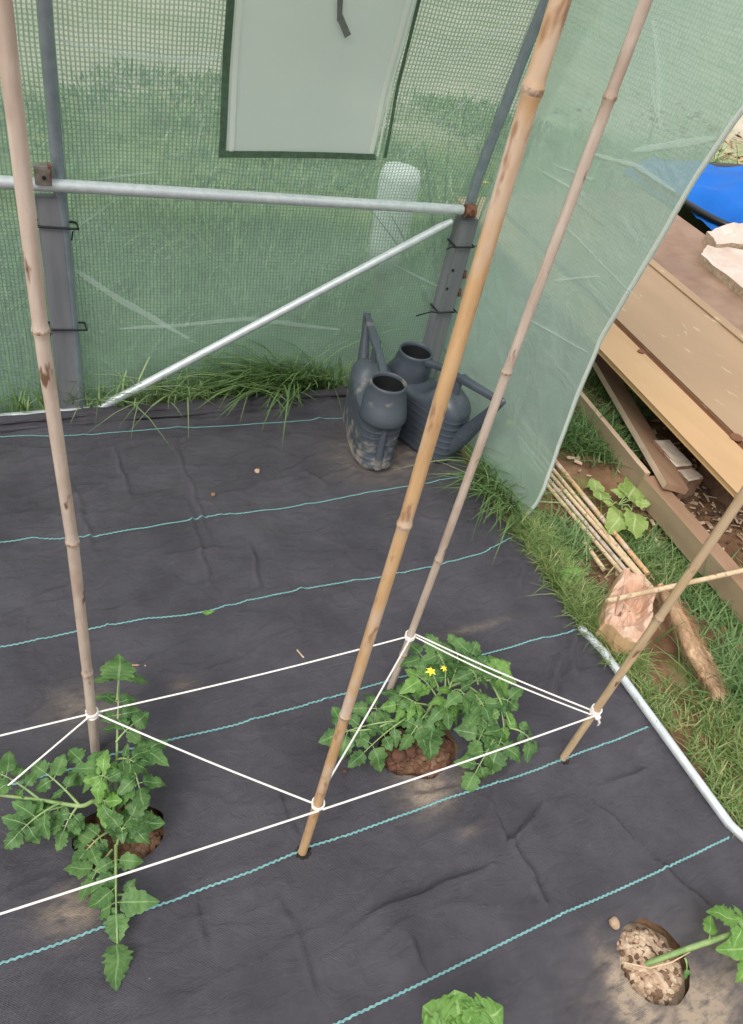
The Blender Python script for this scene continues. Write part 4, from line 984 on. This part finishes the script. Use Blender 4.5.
rows=[ringpts(z,s_,j,sd)[0] for z,s_,j,sd in [(.072,.99,.02,3),(.083,.92,.022,4),(.086,.80,.022,5),(.082,.70,.024,9),(.052,.58,.022,6),(.044,.42,.024,7),(.046,.2,.02,10),(.048,.02,.0,8)]]
o=MB(); o.grid(rows,0,True,None,False); o.build('stone_top',M_stone,r)
o=MB(); a=G(627,577,.080);b=G(621,612,.074); w=Vector((.018,.004,0)); n_=14; A_=[];B_=[];C_=[]
for i in range(n_+1):
    p=a.lerp(b,i/n_)+Vector((0,0,.006*noise.noise(Vector((i*.5,0,0))))); A_.append(p-w+Vector((0,0,-.02))); B_.append(p+Vector((0,0,.006))); C_.append(p+w+Vector((0,0,-.028)))
o.grid([A_,B_,C_],0,False,None,False); vn=o.build('white_vein',M_stone_white,r)
# bristly brush head
a=G(660,585,.06); b=G(716,692,.03); r=root('dried_plume',a.lerp(b,.5)-Vector((0,0,.03)),'bristly tan dried grass plume lying on the lawn below the stone','dried plume')
o=MB(); pts=[a.lerp(b,i/12)+Vector((.006*math.sin(i*.5),0,0)) for i in range(13)]; RR=[.014,.020,.024,.026,.028,.029,.030,.030,.029,.027,.022,.014,.003]
o.tube(pts,[q*.8 for q in RR],12,flat=.8); o.build('core',M_bristle,r)
o=MB(); d=(b-a).normalized()
for i in range(5200):
    t=random.random(); c=a.lerp(b,t); rr=RR[min(12,int(t*12))]; aa=random.random()*2*PI; u=d.cross(Vector((0,0,1))).normalized(); v=u.cross(d)
    rad=u*math.cos(aa)+v*math.sin(aa)*.8; p=c+rad*rr*.72; e=p+(rad*random.uniform(.4,1.2)+d*random.uniform(.5,1.4)+Vector((random.uniform(-.3,.3),random.uniform(-.3,.3),0)))*.024
    s=d.cross(rad).normalized()*.0009; o.add([p-s,p+s,e],[(0,1,2)])
o.build('bristles',M_bristle,r)['kind']='stuff'

# leafy weed
A=G(612,508); r=root('leafy_weed',A,'light green broad-leaved weed growing between the cane bundle and the plank','weed')
wc=G(618,505,.03)
for i,(a_,b_,L_) in enumerate([((600,500),(596,474),.07),((612,505),(604,500),.05),((628,500),(640,478),.08),((622,510),(614,530),.08),((632,510),(640,535),.08),((635,502),(652,503),.05),((626,496),(612,488),.05)]):
    P=G(*a_,.045);Q=G(*b_,.055); o=MB(); o.tube([wc,wc.lerp(P,.6)+Vector((0,0,.015)),P],.0018,6,1)
    leaflet(o,P,Q-P,Vector((0,-.5,1)),(Q-P).length,(Q-P).length*.36,3,.2,0,.2,i*1.3,14); o.build('leaf',[M_leaf2,M_stem],r)
A=G(572,575); r=root('leafy_weed',A,'small bright green weed at the edge of the membrane left of the broken cane','weed')
for i,(b_) in enumerate([(560,572),(570,560),(584,568),(582,582),(566,588)]):
    P=G(573,576,.02);Q=G(*b_,.035); o=MB(); leaflet(o,P,Q-P,Vector((0,-.5,1)),(Q-P).length,(Q-P).length*.38,0,.2,0,.2,i*1.3,10); o.build('leaf',[M_leaf3,M_stem],r)

# litter of bark and chips
def litter(px,n,label,mats,rx,ry,s0,s1,name='bark_litter'):
    o=MB(); c=G(*px)
    for i in range(n):
        x=c.x+random.gauss(0,rx*.5); y=c.y+random.gauss(0,ry*.5); L=random.uniform(s0,s1); a=random.random()*PI
        R=Euler((random.uniform(-.5,.5),random.uniform(-.5,.5),a)).to_matrix()
        o.box((x,y,gz(x,y)+.006+random.random()*.012),R@Vector((L,0,0)),R@Vector((0,L*random.uniform(.15,.5),0)),R@Vector((0,0,.0018)),random.randrange(len(mats)))
    tag(o.build(name,mats,origin=(c.x,c.y,0)),label,'litter',kind='stuff')
litter((705,505),520,'pale bark chips and litter on the soil below the framed board',[M_chip,M_darkchip,M_plank_edge,M_darkchip],.40,.40,.006,.022)
litter((650,410),420,'dark bark litter in the gap between the plank and the framed board',[M_darkchip,M_darkchip,M_chip],.30,.9,.006,.02)
litter((590,560),160,'dry bits scattered on the bare soil beside the cane bundle',[M_chip,M_darkchip,M_darkchip],.25,.35,.003,.010)
litter((735,150),200,'brown stones and rubble beyond the black tub',[M_chip,M_stone_side,M_brick],1.2,1.6,.02,.07,'rubble')

# ------------------------------------------------------------------ grass
class Blades:
    def __init__(s): s.V=[];s.U=[];s.n=0
    def add(s,x,y,z,h,w,az,lean,curl,c):         # arrays
        n=len(x); k=5; t=np.linspace(0,1,k)[None,:]
        r=h[:,None]*(np.sin(lean)[:,None]*t+curl[:,None]*t**2.2); zz=h[:,None]*(np.cos(lean)[:,None]*t-.45*curl[:,None]*t**2.5)
        X=x[:,None]+r*np.cos(az)[:,None]; Y=y[:,None]+r*np.sin(az)[:,None]; Z=z[:,None]+zz
        ww=w[:,None]*(1-t**1.8)*.5+.0002
        dx=-np.sin(az)[:,None]*ww; dy=np.cos(az)[:,None]*ww
        A=np.stack([np.stack([X-dx,Y-dy,Z],-1),np.stack([X+dx,Y+dy,Z],-1)],2)   # n,k,2,3
        s.V.append(A.reshape(-1,3)); s.U.append(np.stack([np.repeat(c,k*2),np.tile(np.repeat(np.linspace(0,1,k),2),n)],-1)); s.n+=n
    def build(s,name,mat,label,cat='grass',origin=(0,0,0)):
        V=np.concatenate(s.V)-np.array(origin); U=np.concatenate(s.U); k=5
        b=np.arange(s.n)[:,None]*(2*k); i=np.arange(k-1)[None,:]*2; q=(b+i)[:,:,None]+np.array([0,1,3,2])[None,None,:]; q=q.reshape(-1,4)
        me=bpy.data.meshes.new(name); me.vertices.add(len(V)); me.vertices.foreach_set('co',V.astype(np.float32).ravel())
        me.loops.add(q.size); me.loops.foreach_set('vertex_index',q.astype(np.int32).ravel()); me.polygons.add(len(q)); me.polygons.foreach_set('loop_start',np.arange(len(q),dtype=np.int32)*4)
        me.polygons.foreach_set('use_smooth',np.ones(len(q),dtype=bool))
        uvl=me.uv_layers.new(name='UVMap'); me.update(calc_edges=True); me.validate(); uvl=me.uv_layers['UVMap']; uvl.data.foreach_set('uv',U[q.ravel()].astype(np.float32).ravel())
        me.materials.append(mat); o=bpy.data.objects.new(name,me); COL.objects.link(o); o.location=origin; return tag(o,label,cat,kind='stuff')
def scatter(B,n,fx,fy,h,hs,w,cond=None,lean=(.1,.9),curl=(.1,.7),cmu=.4,csd=.25,azf=None,z0=None):
    x=fx(n); y=fy(n)
    if cond is not None:
        mk=cond(x,y); x=x[mk]; y=y[mk]
    n=len(x)
    if n==0: return
    z=np.array([gz(a,b) for a,b in zip(x,y)])-.003 if z0 is None else np.full(n,z0)
    az=rng.uniform(0,2*PI,n) if azf is None else azf(n)
    B.add(x,y,z,h*np.exp(rng.normal(0,hs,n)),w*rng.uniform(.7,1.3,n),az,rng.uniform(*lean,n),rng.uniform(*curl,n),np.clip(rng.normal(cmu,csd,n),0,1))
U_=lambda a,b: (lambda n: rng.uniform(a,b,n))
def dens(x,y,s=2.2,th=.0,o=0): return np.array([fbm(a+o,b,s,3) for a,b in zip(x,y)])+rng.normal(0,.16,len(x))>th
def blocked(x,y):
    k_=np.zeros(len(x),bool)
    for (p,rad) in ((sc,.085),):
        k_|=((x-p.x)**2+(y-p.y)**2)<rad**2
    # the bare soil patch around the canes and under the board
    c1=G(585,545); k_|=(((x-c1.x)/.13)**2+((y-c1.y)/.20)**2<1)&(rng.random(len(x))<.93)
    c2=G(700,520); k_|=((((x-c2.x)/.22)**2+((y-c2.y)/.22)**2)<1)&(rng.random(len(x))<.95)
    rel=np.stack([x-k.x,y-k.y],-1); ss_=rel@np.array([s_ax.x,s_ax.y]); tt_=rel@np.array([t_ax.x,t_ax.y]); k_|=(tt_>-.06)&(tt_<1.5)&(ss_>-.1)&(ss_<2.4)
    return k_
B=Blades()
scatter(B,30000,U_(1.40,2.6),U_(-.5,1.05),.045,.35,.0042,lambda x,y:(x>1.405)&dens(x,y,3,-.12)&~blocked(x,y),lean=(.3,1.2),cmu=.42,csd=.28)
scatter(B,9000,U_(1.40,2.6),U_(1.05,2.1),.045,.35,.0045,lambda x,y:(x>1.50)&dens(x,y,3,.05)&~blocked(x,y),lean=(.3,1.2))
scatter(B,4200,U_(1.375,1.47),U_(.70,1.30),.045,.3,.004,lambda x,y:dens(x,y,5,-.2),lean=(.3,1.1),z0=.0)
scatter(B,1500,U_(1.385,1.44),U_(-.1,.8),.03,.3,.0035,lambda x,y:dens(x,y,6,.1),lean=(.3,1.1),z0=.0)
B.build('lawn_grass',M_grass,'short trampled green grass on the ground outside the open end')
B=Blades()
for (px,n,rad,h) in (((590,430),900,.13,.09),((600,445),700,.10,.08),((575,440),500,.10,.08),((625,405),300,.07,.09),((605,385),300,.06,.08),((640,545),500,.09,.05),((690,560),600,.10,.05),((560,540),700,.10,.05),((720,600),700,.15,.06),((735,680),500,.12,.09),((590,610),600,.08,.05)):
    c=G(*px); scatter(B,n,lambda q,c=c,rad=rad:c.x+rng.normal(0,rad*.5,q),lambda q,c=c,rad=rad:c.y+rng.normal(0,rad*.6,q),h,.3,.0055,lambda x,y:x>1.40,lean=(.2,1.0),cmu=.25,csd=.2)
B.build('grass_tufts',M_grass_tall,'longer dark green grass tufts between the planks and canes')
B=Blades()
c=G(482,470); scatter(B,240,lambda q:rng.normal(1.42,.018,q),lambda q:rng.normal(1.47,.09,q),.14,.3,.0065,lambda x,y:x<1.46,lean=(.1,.9),curl=(.3,1.0),cmu=.35,azf=lambda n:rng.normal(PI*1.15,.8,n),z0=.0)
B.build('grass_clump',M_grass_tall,'arching grass clump at the corner of the membrane right of the watering cans')
B=Blades()
def xback(q): 
    x=rng.uniform(-.9,1.2,q); return x
wgt=lambda x,y:(rng.random(len(x))<np.clip(.30+.7*((x>.28)&(x<1.05))*np.clip((x-.1)/.7,0,1)+.25*(x<.2),0,1))
scatter(B,1300,xback,lambda q:rng.uniform(2.108,2.135,q),.13,.35,.0062,wgt,lean=(.0,.5),curl=(.1,.7),cmu=.4,csd=.25,z0=.0)
scatter(B,420,lambda q:rng.normal(.88,.10,q),lambda q:rng.uniform(2.105,2.13,q),.22,.25,.0085,None,lean=(.1,.8),curl=(.3,.9),cmu=.3,csd=.2,azf=lambda n:rng.normal(PI*1.05,.7,n),z0=.0)
scatter(B,90,lambda q:rng.uniform(.15,.8,q),lambda q:rng.uniform(2.09,2.11,q),.20,.3,.0055,None,lean=(.05,.6),curl=(.4,1.1),cmu=.6,csd=.2,z0=.01)
B.build('back_grass',M_grass_tall,'long green grass growing up between the membrane and the back sheet')
B=Blades()
scatter(B,26000,U_(-1.4,2.6),U_(2.22,3.6),.10,.4,.008,lambda x,y:dens(x,y,1.3,-.25),lean=(.1,.9),cmu=.35,csd=.25)
scatter(B,14000,U_(-1.2,5),U_(3.6,6.2),.07,.4,.018,lambda x,y:dens(x,y,.8,-.1),lean=(.1,.9),cmu=.4,csd=.28)
scatter(B,7000,U_(1.55,3.2),U_(2.1,3.2),.12,.4,.008,lambda x,y:~blocked(x,y),lean=(.1,.9),cmu=.35,csd=.25)
scatter(B,500,lambda q:rng.normal(4.9,.25,q),lambda q:rng.normal(4.3,.2,q),.30,.3,.014,None,lean=(.1,.6),cmu=.5)
B.build('outer_grass',M_grass_tall,'rough green grass outside the tunnel seen through the sheet')
# tall reed-like blades outside at the corner
o=MB()
def reed(pts,w):
    P=[Vector(p) for p in pts]; L=[];R_=[];n=10; Q=[bez(P[0],P[1],P[2],i/n) for i in range(n+1)]
    for i,p in enumerate(Q): s=Xw*0+Vector((1,-.3,0)).normalized()*w*(1-(i/n)**2); L.append(p-s);R_.append(p+s)
    o.grid([L,R_])
r=root('tall_reed',(1.42,2.26,0),'clump of tall blade-like reeds outside the back corner, seen through the sheet','reed')
Yr=2.30
for b_,m_,t_ in [((440,330),(440,250),(452,100)),((440,330),(436,240),(420,115)),((438,330),(436,230),(424,140)),((442,330),(470,200),(508,115)),((446,330),(480,190),(525,130)),((440,330),(450,250),(500,160)),((436,330),(420,260),(352,190)),((430,340),(420,250),(380,200)),((440,330),(425,290),(395,240)),((445,330),(452,280),(470,330)),((432,345),(415,300),(400,330))]:
    o=MB(); reed([PY(*b_,Yr+.02),PY(*m_,Yr),PY(*t_,Yr+.03)],.006); o.build('blade',M_grass_tall,r)
# dandelions outside, faint through the sheet
for k_,(p,lab) in enumerate([(PX(510,424,1.60),'yellow dandelion bloom pressed behind the end sheet right of the cans'),(PY(484,184,2.34),'yellow bloom behind the cover near the top of the grey post')]):
    r=root('dandelion',(p.x,p.y,0),lab,'flower'); o=MB(); o.tube([Vector((p.x,p.y,-.01)),p],.002,6); o.build('stalk',M_stem,r)
    o=MB()
    for i in range(40):
        a=i*2.4; d=Vector((math.cos(a),math.sin(a),.9-.02*i)); leaflet(o,p,d,Vector((0,0,1)),.022,.004,0,.2,0,.1,i,4)
    o.build('bloom',M_flower,r)
# white container outside seen through the sheet
wc_=G(384,262,0); wc_=PY(383,262,2.75); 
r=root('white_container',(wc_.x,wc_.y,0),'white container outside, blurred behind the back sheet under the window','container')
o=MB(); zt=PY(385,165,2.75).z; zb=max(0.02,PY(384,245,2.75).z)
o.lathe([(.001,zb-.10),(.068,zb-.10),(.075,zb),(.085,zt-.05),(.075,zt-.01),(.04,zt),(.001,zt)],(wc_.x,wc_.y,0),28); o.build('vessel',M_white_blob,r)
o=MB(); o.box((wc_.x,wc_.y,(zb-.10)/2),(.02,0,0),(0,.02,0),(0,0,(zb-.10)/2+.01),0,.002); o.build('stake',M_plank,r)

# ------------------------------------------------------------------ small bits on the membrane
for k_,(px,rr,mt,lab) in enumerate([((257,473),.009,M_grit,'small pebble on the membrane, farther of the pair near the back'),((213,498),.008,M_brick,'small reddish pebble on the membrane, nearer of the pair near the back'),((612,925),.012,M_chip,'round tan pebble beside the gritty planting hole'),((344,773),.006,M_darkchip,'dark crumb on the membrane between the two tomato plants')]):
    p=G(*px); o=MB(); z=memz(p.x,p.y); o.rock((p.x,p.y,z+rr*.55),rr,0,(1,1,.75),2,.3,k_+3,True); tag(o.build('pebble',mt,origin=(p.x,p.y,z)),lab,'pebble','pebbles on the membrane')
p=G(208,615); o=MB(); leaflet(o,Vector((p.x-.015,p.y,memz(p.x,p.y)+.003)),Vector((1,-.1,0)),Vector((0,0,1)),.032,.008,0,.0,0,.1,1,8); tag(o.build('fallen_leaf',M_leaf3,origin=(p.x,p.y,memz(p.x,p.y))),'single small green leaf fallen on the membrane','leaf')
a=G(131,665,.006);b=G(146,666,.006); o=MB(); o.tube([a,b],.003,8); tag(o.build('twig',M_chip,origin=tuple(a.lerp(b,.5)-Vector((0,0,.004)))),'short pale twig on the membrane beside the topmost tomato leaf','twig')
a=G(297,650,.006);b=G(304,658,.006); o=MB(); o.tube([a,b],.0025,6); tag(o.build('twig',M_grit,origin=tuple(a.lerp(b,.5)-Vector((0,0,.004)))),'tiny pale twig behind the back twine near the golden cane','twig')

# ------------------------------------------------------------------ light
w=bpy.data.worlds.new('overcast'); scn.world=w; w.use_nodes=True; nt=w.node_tree; nt.nodes.clear()
out=nt.nodes.new('ShaderNodeOutputWorld'); bg=nt.nodes.new('ShaderNodeBackground'); tc_=nt.nodes.new('ShaderNodeTexCoord'); sp=nt.nodes.new('ShaderNodeSeparateXYZ'); rp=nt.nodes.new('ShaderNodeValToRGB')
nt.links.new(tc_.outputs['Generated'],sp.inputs[0]); nt.links.new(sp.outputs[2],rp.inputs[0]); nt.links.new(rp.outputs[0],bg.inputs[0]); nt.links.new(bg.outputs[0],out.inputs[0])
rp.color_ramp.elements[0].position=0; rp.color_ramp.elements[0].color=(.28,.29,.29,1); rp.color_ramp.elements[1].position=.8; rp.color_ramp.elements[1].color=(1.0,1,1.03,1)
bg.inputs[1].default_value=1.22
sd_=bpy.data.lights.new('sun','SUN'); sd_.energy=2.3; sd_.angle=math.radians(32); sd_.color=(1,.96,.9); so=bpy.data.objects.new('sun',sd_); COL.objects.link(so)
so.rotation_euler=Vector((.55,.35,-.75)).to_track_quat('-Z','Y').to_euler()
for ob in list(COL.objects):
    if '_w' in ob: del ob['_w']
vs_=scn.view_settings; vs_.view_transform='Standard'; vs_.look='None'; vs_.gamma=1; vs_.exposure=.2; vs_.use_curve_mapping=False
scn.cycles.transparent_max_bounces=16; scn.cycles.max_bounces=8
